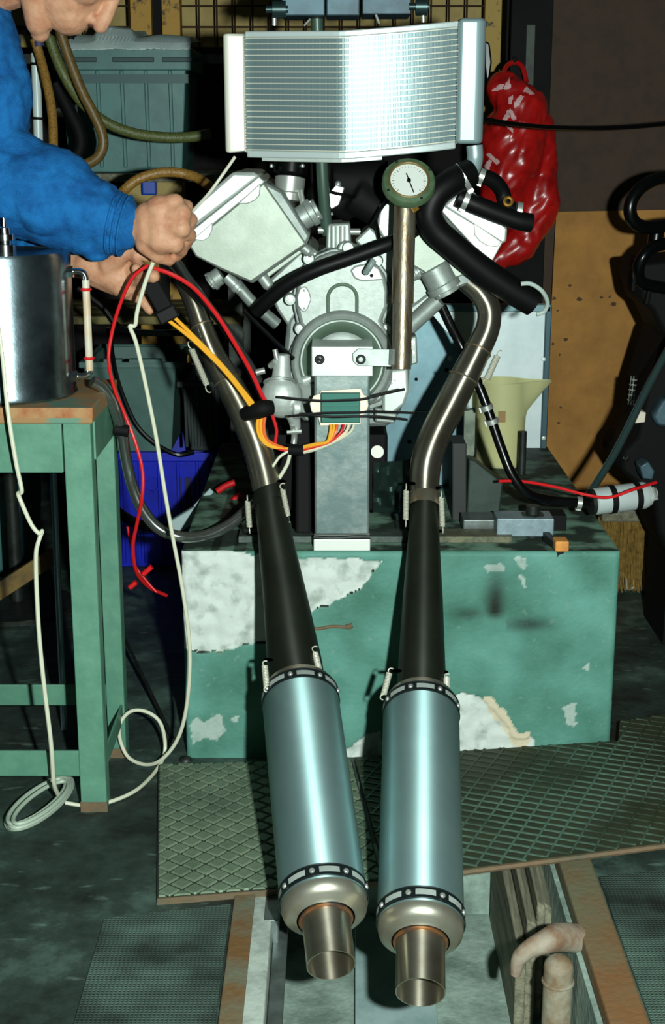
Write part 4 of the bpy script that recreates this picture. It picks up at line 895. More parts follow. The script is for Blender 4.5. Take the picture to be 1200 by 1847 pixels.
bm = B(); box(bm, -1.46, -.41, .005, .012, .1, .14); obj('lower_stretcher', bm, green_paint, t, smooth=False, bevel=.002)
bm = B(); box(bm, -.384, -.380, -.18, .0, .07, .105); obj('side_stretcher', bm, green_paint, t, smooth=False, bevel=.002)
t = thing('oil_tank', 'oily black-and-bright cylindrical steel oil tank standing on the work table', 'tank', (P(10, 700, -.095).x, -.095, .69))
tc_ = Vector((P(10, 700, -.095).x, -.095, .6905)); R = .115; zt_ = P(35, 462, -.19).z
bm = B(); lathe(bm, tc_, (0, 0, 1), [(0, R * .99), (.004, R * 1.02), (.010, R * 1.0), (zt_ - .69 - .006, R), (zt_ - .69, R * .985), (zt_ - .69 + .001, R * .5)], 64); obj('tank_shell', bm, soot_steel, t, angle=30)
bm = B(); a = tc_ + Vector((.004, -R * 1.0, .006)); box(bm, a.x - .002, a.x + .002, a.y - .0018, a.y + .004, a.z, zt_ - .006); obj('seam_weld', bm, iron, t, smooth=False)
fx = P(14, 440, -.12)
bm = B(); lathe(bm, Vector((fx.x, -.14, zt_)), (0, 0, 1), [(0, .018), (.014, .018), (.015, .011), (.020, .011), (.021, .017), (.030, .017), (.031, .011), (.04, .010), (.042, .005), (.055, .004)], 20); obj('filler_fitting', bm, chrome, t)
sx0 = tc_.x + R
for nm, v in (('upper', 490), ('lower', 678)):
    p = P(152, v, -.10); bm = B(); up_ = -1 if nm == 'upper' else 1
    cyl(bm, Vector((sx0 - .004, -.10, p.z)), Vector((sx0 + .006, -.10, p.z)), .010, n=6); tubew(bm, [(sx0, -.10, p.z), (sx0 + .016, -.10, p.z), (sx0 + .024, -.10, p.z + up_ * .006), (sx0 + .025, -.10, p.z + up_ * .022)], .0055, 12); obj('elbow_fitting', bm, chrome, t)
za, zb_ = P(152, 505, -.1).z, P(152, 668, -.1).z
bm = B(); cyl(bm, Vector((sx0 + .025, -.10, za)), Vector((sx0 + .025, -.10, zb_)), .0062, n=16); obj('sight_tube', bm, M('sight_tube_plastic', (200, 196, 176), .3, 0, (196, 150, 96), 9), t, label='pale amber sight tube')
for v in (522, 646):
    bm = B(); torus(bm, Vector((sx0 + .025, -.10, P(152, v, -.1).z)), (0, 0, 1), .0068, .0025, 20, 8); obj('red_clip', bm, red_wire, t, label='red clip ring')
hose('oil_hose', 'glossy black tank hose looping from the oil tank down past the blue crate', [(166, 688, -.09), (185, 700, -.08), (204, 730, -.06), (219, 775, -.03), (227, 825, -.01), (237, 870, .0), (255, 915, .0), (285, 952, .0), (325, 968, .0), (370, 966, .02), (412, 948, .04), (442, 924, .06), (470, 900, .1)], 10.5, M('glossy_hose', (168, 174, 168), .17, .92), 16)
bm = B(); tubep(bm, [(208, 774, -.04), (232, 778, -.04)], 11, 12); obj('tie_block', bm, black, None, label='black tie wrapped round the glossy tank hose', cat='cable tie')
# standing things under and beside the table
bm = B(); a = P(113, 1250, .13); b = P(94, 800, .13); tubew(bm, [(a.x, .13, 0), (b.x, .13, .655)], .0065, 14); obj('steel_tube', bm, M('pale_blue_tube', (140, 172, 176), .35, .6), None, label='slim pale steel tube standing under the work table', cat='tube')
bm = B(); bar(bm, (-.95, .40, .02), P(100, 1000, .55), .035, .02, Vector((0, 1, 0))); obj('wooden_plank', bm, M('plank_yellow', (120, 96, 44), .8, 0, (74, 60, 34), 14, .3, 60), None, smooth=False, bevel=.002, label='yellow-brown plank propped in the dark under the work table', cat='plank')
bm = B(); tubew(bm, [tuple(G(313, 1335, .004)), tuple(P(205, 1110, .55))], .004, 8); obj('thin_rod', bm, iron, None, label='thin dark steel rod leaning beside the block', cat='rod')

# ================================================================ CRATES AND SHELF BEHIND
def open_box(bm, x0_, x1_, y0_, y1_, z0_, z1_, th=.008, taper=.02):
    # outer shell with tapered walls and an open top
    def ring(z, d, q): return [bm.verts.new((x, y, z)) for x, y in ((x0_ + d + q, y0_ + d + q), (x1_ - d - q, y0_ + d + q), (x1_ - d - q, y1_ - d - q), (x0_ + d + q, y1_ - d - q))]
    o0 = ring(z0_, taper, 0); o1 = ring(z1_, 0, 0); i1 = ring(z1_, 0, th); i0 = ring(z0_ + th, taper, th)
    bm.faces.new(o0[::-1]); bm.faces.new(i0)
    for A_, B_ in ((o0, o1), (o1, i1), (i1, i0)):
        for k in range(4): bm.faces.new((A_[k], A_[(k + 1) % 4], B_[(k + 1) % 4], B_[k]))
    return bm
def tote(name, label, u0, v0, u1, v1, Y, dep, mat, cat, ribs, lid=False, z0=None, rim_h=.03, group=None):
    a = P(u0, v0, Y); b = P(u1, v1, Y); z0 = b.z if z0 is None else z0
    t = thing(name, label, cat, ((a.x + b.x) / 2, Y + dep / 2, z0), group)
    bm = B(); open_box(bm, a.x, b.x, Y, Y + dep, z0, a.z); obj('shell', bm, mat, t, smooth=False, bevel=.003)
    bm = B(); W_ = .010
    for (p, q, r_, s_) in ((a.x - W_, b.x + W_, Y - W_, Y), (a.x - W_, b.x + W_, Y + dep, Y + dep + W_), (a.x - W_, a.x, Y, Y + dep), (b.x, b.x + W_, Y, Y + dep)): box(bm, p, q, r_, s_, a.z - rim_h, a.z + .004)
    obj('rim', bm, mat, t, smooth=False, bevel=.003)
    for k in range(ribs):
        x = a.x + (b.x - a.x) * (k + .7) / (ribs + .4); bm = B()
        bar(bm, (x, Y + .012, z0 + .012), (x, Y - .002, a.z - rim_h), .008, .012, Vector((0, 1, 0))); obj('rib', bm, mat, t, smooth=False, bevel=.002)
    return t, a, b
# storage shelf
zs1, zs2 = P(240, 312, 1.2).z, P(240, 570, 1.15).z
t = thing('storage_shelf', 'dark storage shelf with yellowed slats behind the mechanic', 'shelf', (-.75, 1.4, 0))
for zz, nm in ((zs1, 'top'), (zs2, 'low')):
    for k in range(4):
        bm = B(); y = 1.14 + k * .10; box(bm, -1.35, -.225, y, y + .095, zz - .02, zz); obj('slat', bm, M('shelf_wood', (128, 118, 70), .8, 0, (74, 70, 44), 12, .3, 50) if nm == 'low' else wood_old, t, smooth=False, bevel=.003)
for x in (-1.34, -.26):
    for y in (1.16, 1.50): bm = B(); box(bm, x, x + .035, y, y + .03, 0, zs1 - .02); obj('upright', bm, iron, t, smooth=False)
tu, a, b = tote('plastic_tote', 'big grey-green plastic tote on the shelf with a pale cloth on top', 100, 88, 342, 312, 1.2, .32, tote_green, 'tote', 5, z0=zs1 + .001, rim_h=.05)
for u in (136, 240, 330):
    bm = B(); c = P(u, 108, 1.188); bm = boxp(B(), u - 38, 103, u + 38, 112, 1.186, .006); obj('grip_slot', bm, M('slot_dark', (44, 70, 70), .6), tu, smooth=False, bevel=.002)
bm = boxp(B(), 102, 134, 340, 150, 1.188, .004); obj('moulded_band', bm, M('band_teal', (48, 86, 86), .5), tu, smooth=False)
# pale cloth over the tote
bm = B(); nx, ny = 40, 16; g = []
for j in range(ny + 1):
    r_ = []
    for i in range(nx + 1):
        x = a.x - .012 + (b.x - a.x + .024) * i / nx; y = 1.185 + .32 * j / ny; z = a.z + .012 + .018 * (noise.noise(Vector((x * 9, y * 9, 2))) + .5) + (.022 if .3 < i / nx < .6 else .0)
        if j == 0: y = 1.182; z = a.z - .004 + .005 * noise.noise(Vector((x * 20, 1, 1)))
        elif j == 1: y = 1.186; z = a.z + .014 + .006 * noise.noise(Vector((x * 14, 4, 1)))
        else: z += .012
        r_.append(bm.verts.new((x, y, z)))
    g.append(r_)
for j in range(ny):
    for i in range(nx): bm.faces.new((g[j][i], g[j][i + 1], g[j + 1][i + 1], g[j + 1][i]))
bmesh.ops.solidify(bm, geom=bm.faces[:], thickness=.004); obj('pale_cloth', bm, cloth_white, None, label='pale crumpled cloth lying over the grey-green tote', cat='cloth', subd=1)
# crates on the floor
bc, a, b = tote('plastic_crate', 'bright blue plastic crate on the floor behind the tank hose', 192, 818, 384, 1022, 1.18, .31, crate_blue, 'crate', 5, z0=.0, rim_h=.02)
zc = P(250, 818, 1.18).z + .005
bm = B(); torus(bm, P(274, 875, 1.185), (0, 1, 0), .018, .003, 20, 6); obj('embossed_ring', bm, crate_blue, bc)
for (u0, u1) in [(318, 328), (333, 345), (350, 362)]:
    bm = boxp(B(), u0, 862, u1, 930, 1.180, .006); obj('side_slot', bm, M('slot_navy', (8, 12, 60), .6), bc, smooth=False)
lt, a, b = tote('plastic_tote', 'grey plastic tote stacked on the blue crate', 150, 655, 322, 815, 1.16, .31, tote_low, 'tote', 0, z0=zc, rim_h=.012)
for (u0, u1) in [(186, 220), (232, 292)]:
    bm = boxp(B(), u0, 648, u1, 657, 1.15, .02); obj('lid_lug', bm, tote_low, lt, smooth=False, bevel=.002)
tote('ribbed_crate', 'dark ribbed crate beside the grey tote on the blue crate', 326, 690, 400, 815, 1.17, .3, M('dark_grey_plastic', (40, 52, 50), .6), 'crate', 6, z0=zc, rim_h=.012)
tote('plastic_tote', 'teal-grey plastic tote in the dark under the work table', -60, 862, 44, 1010, 1.1, .3, tote_green, 'tote', 2, z0=0, rim_h=.02)
bm = boxp(B(), 225, 325, 330, 368, 1.30, .02); obj('card_sheet', bm, card, None, smooth=False, label='beige card sheet standing on the dark lower shelf', cat='card')
bpy.context.view_layer.update(); o_ = bpy.data.objects['card_sheet']
o_['label'] = 'beige card sheet behind the amber hose arch'
bm = boxp(B(), 255, 322, 282, 352, 1.25, .03); obj('blue_tin', bm, M('tin_blue', (16, 66, 170), .4), None, smooth=False, bevel=.004, label='small blue tin behind the amber hose arch', cat='tin')

# ================================================================ MESH SCREEN AND POSTS
zf0, zf1 = 1.31, 2.0
t = thing('mesh_screen', 'brown wire mesh screen with a beige board behind it along the top', 'screen', (-.1, 1.62, 0))
bm = B(); box(bm, -1.4, P(912, 100, 1.75).x, 1.74, 1.752, 1.34, 2.0); obj('backing_board', bm, card, t, smooth=False)
for (ua, ub) in [(110, 232), (326, 520), (520, 875)]:
    bm = B(); xa, xb = P(ua, 0, 1.6).x, P(ub, 0, 1.6).x; n = int((xb - xa) / .046)
    for k in range(n + 1):
        x = xa + (xb - xa) * k / n; tubew(bm, [(x, 1.6, zf0), (x, 1.6, zf1)], .0028, 6)
    for k in range(13):
        z = zf0 + .02 + k * .053; tubew(bm, [(xa, 1.603, z), (xb, 1.603, z)], .0028, 6)
    obj('mesh_wires', bm, wire_m, t, kind='stuff')
for u0, u1, mt, lb in [(234, 272, yellow_paint, None), (291, 324, yellow_paint, None), (876, 916, yellow_pale, 'paler chipped yellow post')]:
    bm = B(); a = P(u0, 0, 1.56).x; b = P(u1, 0, 1.56).x; box(bm, a, b, 1.56, 1.60, 0, 2.0); obj('post', bm, mt, t, smooth=False, bevel=.002, label=lb)
bm = B(); a = P(274, 0, 1.58).x; b = P(290, 0, 1.58).x; box(bm, a, b, 1.585, 1.60, 0, 2.0); obj('post_gap_shade', bm, black, t, smooth=False)  # black strip added to stand for the shade in the gap between the posts
bm = B(); box(bm, -1.4, P(876, 0, 1.62).x, 1.605, 1.63, 1.97, 2.0); obj('frame_rail', bm, iron, t, smooth=False)
bm = B(); box(bm, -1.4, P(876, 0, 1.62).x, 1.605, 1.63, 1.29, 1.315); obj('frame_rail', bm, iron, t, smooth=False)

# ================================================================ HOSES HANGING ON THE LEFT
hose('air_hose', 'amber braided hose hanging nearest the blue sleeve', [(62, 70, .7), (70, 95, .7), (82, 140, .68), (92, 190, .66), (96, 240, .64), (96, 330, .6)], 8.5, braid, 14)
bm = B(); tubep(bm, [(58, 40, .7), (66, 62, .7), (71, 84, .7)], 10, 12); obj('frayed_sleeve', bm, M('purple_sleeve', (70, 70, 110), .6, 0, (30, 30, 60), 200), None, label='purple-grey frayed sleeve on the amber hose end by the chin', cat='sleeve')
t = thing('white_pipe', 'white pipe with two black bands beside the amber hose', 'pipe', P(70, 240, .75))
bm = B(); tubep(bm, [(64, 96, .75), (72, 330, .75)], 8.5, 16); obj('pipe', bm, M('white_pipe_plastic', (190, 206, 204), .35), t)
for v in (115, 213): bm = B(); tubep(bm, [(65 + (v - 96) * .034, v - 2, .75), (65 + (v - 96) * .034, v + 3, .75)], 10.5, 14); obj('black_band', bm, black, t)
hose('air_hose', 'olive braided hose sweeping across the grey-green tote', [(86, 58, .80), (98, 95, .80), (118, 140, .80), (148, 185, .82), (190, 220, .84), (240, 240, .86), (300, 248, .88), (345, 247, .88), (380, 241, .88)], 9.5, braid_green, 14)
hose('air_hose', 'brown hose hooking back under itself in front of the tote', [(106, 48, .76), (116, 80, .76), (130, 120, .76), (148, 165, .76), (166, 200, .76), (182, 235, .76), (186, 262, .76), (175, 285, .76), (150, 298, .76), (120, 302, .76)], 9.5, M('brown_hose', (110, 88, 44), .45, 0, (84, 66, 34), 180), 14)
hose('air_hose', 'amber braided hose arching over the clenched hand', [(178, 450, 1.1), (186, 410, .8), (202, 372, .55), (222, 345, .47), (252, 322, .47), (295, 311, .48), (335, 314, .49), (368, 328, .47), (402, 362, .41)], 9, braid, 14)
hose('air_hose', 'black hose curling in the shade behind the brown hose', [(100, 150, .95), (125, 200, .95), (142, 235, .95), (145, 265, .95), (130, 300, .95), (118, 340, .95)], 12, black, 12)
t = thing('hose_coupling', 'black hose coupling with a red ring below the nose', 'coupling', P(132, 60, .78))
bm = B(); tubep(bm, [(118, 62, .78), (132, 56, .78), (142, 48, .78)], 10, 12); tubep(bm, [(130, 60, .78), (128, 70, .78)], 6, 10); obj('body', bm, black, t)
bm = B(); tubep(bm, [(135, 42, .78), (134, 28, .78)], 4, 10); obj('red_ring', bm, red_wire, t)
for v, w_ in ((173, 'upper'), (198, 'lower')):
    bm = B(); cyl(bm, P(95, v, 1.0), P(136, v + 1, 1.0), .016, n=16); cyl(bm, P(128, v + 1, 1.0), P(138, v + 1, 1.0), .018, n=16)
    obj('dark_tube', bm, M('dark_tubing', (34, 38, 34), .4, .4), None, label=w_ + ' of two short dark tubes behind the hanging hoses', cat='tube')

# ================================================================ RIGHT-HAND THINGS
# aluminium sheets behind the engine
t = thing('aluminium_panel', 'bright aluminium panel standing behind the plastic jug', 'panel', (P(870, 700, .87).x, .87, BZ))
bm = B(); a = P(700, 548, .87); b = P(976, 800, .87); box(bm, a.x, b.x, .87, .876, BZ, a.z); obj('sheet', bm, M('bright_sheet', (206, 220, 220), .45, .3, (188, 204, 206), 9), t, smooth=False)
bm = B(); box(bm, a.x, b.x + .01, .858, .87, P(800, 562, .87).z, a.z); obj('top_channel', bm, M('channel_blue', (104, 134, 138), .4, .5), t, smooth=False, bevel=.002)
bm = B(); box(bm, b.x - .002, b.x + .012, .858, .88, BZ, a.z - .004); sc2 = obj('side_channel', bm, M('channel_dark', (58, 84, 92), .4, .5), t, smooth=False, bevel=.002)
for v in (648, 790): bolt('rivet', P(981, v, .858), yv, .003, zinc, sc2)
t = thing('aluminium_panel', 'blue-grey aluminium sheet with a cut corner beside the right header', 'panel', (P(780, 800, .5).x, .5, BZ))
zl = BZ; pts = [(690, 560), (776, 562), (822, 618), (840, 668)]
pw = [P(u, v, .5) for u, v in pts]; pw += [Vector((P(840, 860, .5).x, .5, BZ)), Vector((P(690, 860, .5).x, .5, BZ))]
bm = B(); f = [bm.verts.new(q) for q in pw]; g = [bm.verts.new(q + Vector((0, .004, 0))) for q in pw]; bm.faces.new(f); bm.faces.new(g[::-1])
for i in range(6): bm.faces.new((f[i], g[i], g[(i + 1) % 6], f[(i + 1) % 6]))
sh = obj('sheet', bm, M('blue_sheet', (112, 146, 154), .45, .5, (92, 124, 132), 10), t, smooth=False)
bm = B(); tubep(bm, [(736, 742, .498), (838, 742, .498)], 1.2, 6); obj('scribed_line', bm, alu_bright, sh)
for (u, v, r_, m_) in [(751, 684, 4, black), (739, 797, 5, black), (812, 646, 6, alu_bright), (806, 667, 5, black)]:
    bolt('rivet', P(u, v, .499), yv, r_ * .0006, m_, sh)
bm = B(); cyl(bm, P(681, 815, .2), P(681, 815, .188), .012, n=20); obj('round_tag', bm, M('tag_white', (226, 224, 212), .5), None, label='round white tag stuck low beside the engine stand', cat='tag')
# crumpled foil tray under the engine
bm = B(); g = []
for j in range(13):
    r_ = []
    for i in range(17):
        x = P(672 + 76 * i / 16, 850, .24).x; z = BZ + .118 - .100 * j / 12; y = .20 + .03 * noise.noise(Vector((x * 30, z * 30, 3))) - .03 * math.sin(j / 12 * math.pi) ; r_.append(bm.verts.new((x, y, z)))
    g.append(r_)
for j in range(12):
    for i in range(16): bm.faces.new((g[j][i], g[j][i + 1], g[j + 1][i + 1], g[j + 1][i]))
bmesh.ops.solidify(bm, geom=bm.faces[:], thickness=.001); obj('crumpled_foil', bm, M('foil', (96, 128, 120), .22, .85), None, angle=20, label='crumpled foil sheet below the engine right of the stand', cat='foil')
# jug
jc = Vector((P(905, 838, .66).x, .70, BZ + .0008)); jh = P(905, 692, .66).z - BZ; jr = .0555
jug = thing('measuring_jug', 'yellowish translucent plastic jug with a long spout on the block', 'jug', tuple(jc))
bm = B(); NR = 40; rows = []
for k in range(15):
    q = k / 14; z = jh * q; r_ = jr * (.97 + .03 * q); row = []
    if k == 0: r_ *= .97
    for i in range(NR):
        an = 2 * math.pi * i / NR; dv = Vector((math.cos(an), math.sin(an), 0)); e = 0
        if q > .62 and dv.x > .80: e = .056 * ((q - .62) / .38) * ((dv.x - .80) / .20) ** 1.3 * ((dv.x - .72) / .28) ** 1.6
        row.append(bm.verts.new(jc + dv * r_ + Vector((e, 0, z))))
    rows.append(row)
for a, b in zip(rows, rows[1:]):
    for i in range(NR): bm.faces.new((a[i], a[(i + 1) % NR], b[(i + 1) % NR], b[i]))
bm.faces.new(rows[0][::-1]); bmesh.ops.recalc_face_normals(bm, faces=bm.faces); bmesh.ops.solidify(bm, geom=bm.faces[:], thickness=.002)
jm = M('jug_plastic', (228, 228, 182), .35, 0, None, spec=.4)
_o = [n for n in jm.node_tree.nodes if n.type == 'OUTPUT_MATERIAL'][0]; _mx = jm.node_tree.nodes.new('ShaderNodeMixShader'); _tr = jm.node_tree.nodes.new('ShaderNodeBsdfTransparent'); _tr.inputs[0].default_value = (.95, .95, .72, 1); _mx.inputs[0].default_value = .5
jm.node_tree.links.new(jm.node_tree.nodes['Principled BSDF'].outputs[0], _mx.inputs[1]); jm.node_tree.links.new(_tr.outputs[0], _mx.inputs[2]); jm.node_tree.links.new(_mx.outputs[0], _o.inputs[0])
obj('jug_wall', bm, jm, jug, angle=60)
bm = B(); lathe(bm, jc, (0, 0, 1), [(.004, jr * .91), (jh * .56, jr * .945)], 36); obj('liquid', bm, M('jug_liquid', (220, 220, 150), .3), jug)
bm = boxp(B(), 900, 742, 912, 762, jc.y - .062, .002); obj('sticker', bm, M('sticker_brown', (150, 118, 70), .6), jug, smooth=False)
bm = B(); tubew(bm, [(jc.x - .05, jc.y + .02, BZ + jh * .9), (jc.x - .085, jc.y + .03, BZ + jh * .85), (jc.x - .085, jc.y + .03, BZ + jh * .45), (jc.x - .048, jc.y + .02, BZ + jh * .35)], .007, 10); obj('handle', bm, jm, jug)
# red bag
def bagf(bm):
    for pts in ([(912, 160, 1.13, 34), (935, 195, 1.12, 44), (928, 250, 1.12, 58), (915, 310, 1.12, 52), (905, 370, 1.12, 46)], [(985, 225, 1.14, 18), (984, 300, 1.14, 24), (972, 370, 1.13, 36), (955, 425, 1.13, 28)], [(940, 440, 1.14, 26), (900, 465, 1.14, 24), (870, 490, 1.14, 22)], [(940, 200, 1.13, 50), (975, 240, 1.14, 30)], [(925, 330, 1.14, 50), (950, 390, 1.14, 40)]):
        tubep(bm, pts, 30, 20, 6)
        for q in (pts[0], pts[-1]): ball(bm, P(q[0], q[1], q[2]), q[3] * S(*q[:3]), 16)
def bagd(c):
    n1 = noise.noise(Vector((c.x * 11 + c.z * 9, c.y * 12, c.z * 7))); n2 = noise.noise(c * 34); n3 = abs(noise.noise(Vector((c.x * 30 - c.z * 18, c.y * 20, c.z * 14 + 3))))
    return .012 * n1 + .005 * n2 - .014 * max(0, .25 - n3)
bag = thing('plastic_bag', 'crumpled red plastic bag with white print hanging on the black column', 'bag', P(930, 470, 1.08))
bgo = remeshed('bag_body', bagf, .0065, red_plastic, bag, 4, disp=bagd)
bm = B(); tubep(bm, [(905, 140, 1.15), (914, 120, 1.175), (928, 112, 1.188), (942, 120, 1.175), (950, 148, 1.15)], 4.5, 8); obj('handle_loop', bm, red_plastic, bag)
bm = B(); tubep(bm, [(928, 104, 1.2), (928, 110, 1.184), (932, 106, 1.178)], 3.5, 8); obj('bag_hook', bm, iron, None, label='small dark hook on the black column above the red bag', cat='hook')
from mathutils.bvhtree import BVHTree
bpy.context.view_layer.update()
def project_on(o, polys, name, mat, parent, lift=.0012):
    off = W[o.name]; me = o.data; bv = BVHTree.FromPolygons([v.co + off for v in me.vertices], [tuple(p.vertices) for p in me.polygons])
    for poly in polys:
        us = [q[0] for q in poly]; vs = [q[1] for q in poly]; bm = B(); vd = {}; st = 2.0
        def hit(u, v):
            key = (round(u, 2), round(v, 2))
            if key not in vd:
                h = bv.ray_cast(CAM, ray(u, v).normalized()); vd[key] = bm.verts.new(h[0] + h[1] * lift) if h[0] is not None else None
            return vd[key]
        nu = int((max(us) - min(us)) / st) + 1; nv = int((max(vs) - min(vs)) / st) + 1
        for i in range(nu):
            for j in range(nv):
                u, v = min(us) + i * st, min(vs) + j * st
                if inpoly(u + st / 2, v + st / 2, poly):
                    q = [hit(u, v), hit(u + st, v), hit(u + st, v + st), hit(u, v + st)]
                    if None not in q: bm.faces.new(q)
        if bm.faces: obj(name, bm, mat, parent)
        else: bm.free()
project_on(bgo, [[(888, 163), (900, 153), (910, 152), (908, 160), (896, 165)], [(908, 160), (919, 140), (922, 158), (912, 163)], [(942, 168), (950, 155), (956, 162), (964, 170), (958, 172), (950, 168)], [(928, 186), (938, 172), (946, 174), (936, 192), (928, 194)], [(914, 200), (922, 196), (933, 214), (926, 218)], [(906, 217), (916, 200), (922, 208), (912, 220)], [(912, 226), (926, 232), (925, 240)], [(878, 278), (884, 276), (903, 292), (898, 298)], [(874, 300), (884, 286), (888, 292), (882, 308)], [(918, 176), (926, 172), (924, 188), (918, 188)]], 'printed_stroke', print_white, bag)
# clamp blocks, studs and gussets on the block top
t = thing('gusset_stand', 'dark green-black gusset bracket standing on the block right of the right exhaust', 'bracket', (P(870, 935, .2).x, .22, BZ))
def stand_prism(pts, Y, dep):   # outline whose last two points are dropped to the block top
    bm = B(); pw = [P(u, v, Y) for u, v in pts]
    for q in pw[-2:]: q.z = BZ
    f = [bm.verts.new(q) for q in pw]; g = [bm.verts.new(q + Vector((0, dep, 0))) for q in pw]; n = len(pw); bm.faces.new(f); bm.faces.new(g[::-1])
    for i in range(n): bm.faces.new((f[i], g[i], g[(i + 1) % n], f[(i + 1) % n]))
    return bm
gus = M('gusset_paint', (40, 60, 52), .5, .1, (28, 42, 36), 20)
obj('gusset', stand_prism([(846, 830), (858, 832), (908, 872), (900, 935), (842, 935)], .22, .05), gus, t, smooth=False, bevel=.003)
obj('upright', stand_prism([(816, 800), (842, 800), (842, 940), (816, 940)], .21, .08), M('upright_dark', (26, 32, 29), .6), t, smooth=False, bevel=.002)
bm = stand_prism([(838, 742), (858, 738), (856, 820), (844, 832), (836, 935), (834, 935)], .27, .02); obj('torn_strip', bm, M('torn_strip', (128, 140, 122), .7, .1, (92, 104, 90), 30), t, smooth=False, label='pale torn strip')
t = thing('clamp_block', 'flat grey steel clamp bar with a stud through it on the block edge', 'clamp', (P(948, 968, .08).x, .1, BZ))
zb2 = P(948, 968, .07).z
bm = boxp(B(), 897, 936, 999, 968, .07, .06); obj('clamp_bar', bm, M('clamp_grey', (136, 156, 162), .5, .4, (118, 138, 144), 30, .1, 120), t, smooth=False, bevel=.002)
bm = B(); c = P(960, 960, .10); cyl(bm, Vector((c.x, .10, BZ)), Vector((c.x, .10, P(960, 912, .1).z)), .0125, n=20); obj('stud', bm, iron, t)
bm = B(); cyl(bm, Vector((c.x, .10, P(948, 940, .1).z)), Vector((c.x, .10, P(948, 926, .1).z)), .022, n=6); obj('nut', bm, iron, t, smooth=False)
bm = boxp(B(), 968, 930, 1022, 958, .13, .05); obj('clamp_heel', bm, black, t, smooth=False, bevel=.002)
bm = B(); bar(bm, P(985, 970, .07), P(1012, 996, .0), .022, .012, Vector((1, 0, 0))); obj('arm', bm, iron, t, smooth=False)
a_ = P(1003, 978, -.008); b_ = P(1027, 1004, -.008); bm = B(); box(bm, a_.x, b_.x, -.004, .03, BZ + .0005, a_.z); obj('wood_wedge', bm, M('wedge_wood', (226, 156, 72), .7, 0, (190, 120, 50), 30), None, smooth=False, bevel=.003, label='small orange wooden wedge at the front edge of the block', cat='wedge')
t = thing('packing_block', 'small grey steel packing block beside the clamp bar', 'steel block', (P(865, 960, .12).x, .14, BZ))
bm = boxp(B(), 836, 938, 895, 960, .12, .06); obj('block', bm, greysteel, t, smooth=False, bevel=.002)
q = P(865, 960, .12).z
bm = boxp(B(), 870, 962, 896, 968, .115, .05); obj('shim', bm, zinc, t, smooth=False)
bm = B(); c = P(941, 860, .6); cyl(bm, Vector((c.x, .6, BZ)), Vector((c.x, .6, P(941, 778, .6).z)), .0085, n=16); obj('threaded_stud', bm, iron, None, label='tall dark stud standing in front of the plastic jug', cat='stud')
# broom and rubble
t = thing('broom', 'straw-bristled broom head on the floor behind the silver filter', 'broom', (P(1128, 1000, 1.0).x, 1.0, 0))
bm = B(); random.seed(2); xc = P(1128, 950, 1.0).x
for k in range(520):
    x = xc + random.uniform(-.06, .06); y = 1.0 + random.uniform(-.03, .03); x2 = x + (x - xc) * .35 + random.uniform(-.012, .012); h_ = random.uniform(.0, .035)
    tubew(bm, [(x, y, .19), ((x + x2) / 2 + random.uniform(-.006, .006), y - .004, .1), (x2, y + random.uniform(-.02, .01), h_)], .0014, 4, 2)
obj('bristles', bm, M('straw', (150, 120, 56), .7, 0, (104, 80, 34), 60), t, kind='stuff')
bm = B(); box(bm, xc - .065, xc + .065, .965, 1.035, .185, .22); obj('head_block', bm, wood_old, t, smooth=False, bevel=.006)
def lump(bm):
    c = G(1148, 1062, 0); ball(bm, c + Vector((-.012, 0, .022)), .03, 14, 1.1, 1, .75); ball(bm, c + Vector((.02, 0, .02)), .026, 12, 1.2, 1, .8); ball(bm, c + Vector((-.035, .01, .018)), .022, 12)
remeshed('rubble_lump', lump, .004, M('white_rubble', (190, 204, 196), .8, 0, (140, 156, 146), 40, .4, 90), None, 1, disp=lambda c: .006 * noise.noise(c * 60), label='white lump of rubble on the floor right of the block', cat='rubble')
# dark machine at the right edge
mc = thing('machine', 'black tubular machine with looped bars at the right edge', 'machine', (P(1230, 1000, .6).x, .62, 0))
bm = B(); tubep(bm, [(1290, 318, .6), (1230, 318, .6), (1190, 322, .58), (1158, 338, .56), (1140, 362, .55), (1138, 388, .55), (1152, 406, .56), (1180, 410, .58), (1215, 404, .6), (1290, 400, .62)], 12, 18); obj('looped_bar', bm, gloss_black, mc)
bm = B(); tubep(bm, [(1280, 436, .6), (1215, 438, .6), (1180, 446, .58), (1160, 464, .57), (1152, 488, .58), (1160, 510, .6), (1200, 520, .62)], 11, 18); obj('looped_bar', bm, gloss_black, mc)
bm = B(); tubep(bm, [(1188, 400, .62), (1182, 440, .62)], 14, 14); obj('bar_clamp', bm, gloss_black, mc)
bm = B(); prism(bm, [(1146, 476), (1280, 462), (1280, 620), (1200, 610), (1176, 560), (1158, 545)], .62, .2); obj('head_body', bm, black, mc, bevel=.01)
bm = B(); prism(bm, [(1200, 600), (1300, 600), (1300, 1010), (1206, 1005), (1186, 960), (1178, 900), (1118, 850), (1122, 815), (1150, 790), (1168, 700)], .60, .22); obj('frame_body', bm, black, mc, bevel=.012)
bm = B(); box(bm, P(1206, 1000, .6).x, P(1300, 1000, .6).x, .6, .8, 0, P(1206, 990, .6).z); obj('foot', bm, black, mc, smooth=False)
for (u, v, u2, v2) in [(1146, 490, 1143, 524), (1154, 495, 1156, 520), (1172, 525, 1167, 548)]:
    bm = B(); tubep(bm, [(u, v, .6), (u2, v2, .6)], 4.5, 8); obj('hanging_lead', bm, black, mc)
a_, b_ = P(1144, 680, .56), P(1138, 726, .56)
bm = B(); tubep(bm, [(1144, 678, .56), (1138, 730, .56)], 5.5, 12); sp3 = obj('chrome_sleeve', bm, chrome, mc)
for k in range(5): bm = B(); torus(bm, a_.lerp(b_, .1 + k * .2), b_ - a_, .0066, .0016, 16, 6); obj('sleeve_ring', bm, zinc, sp3)
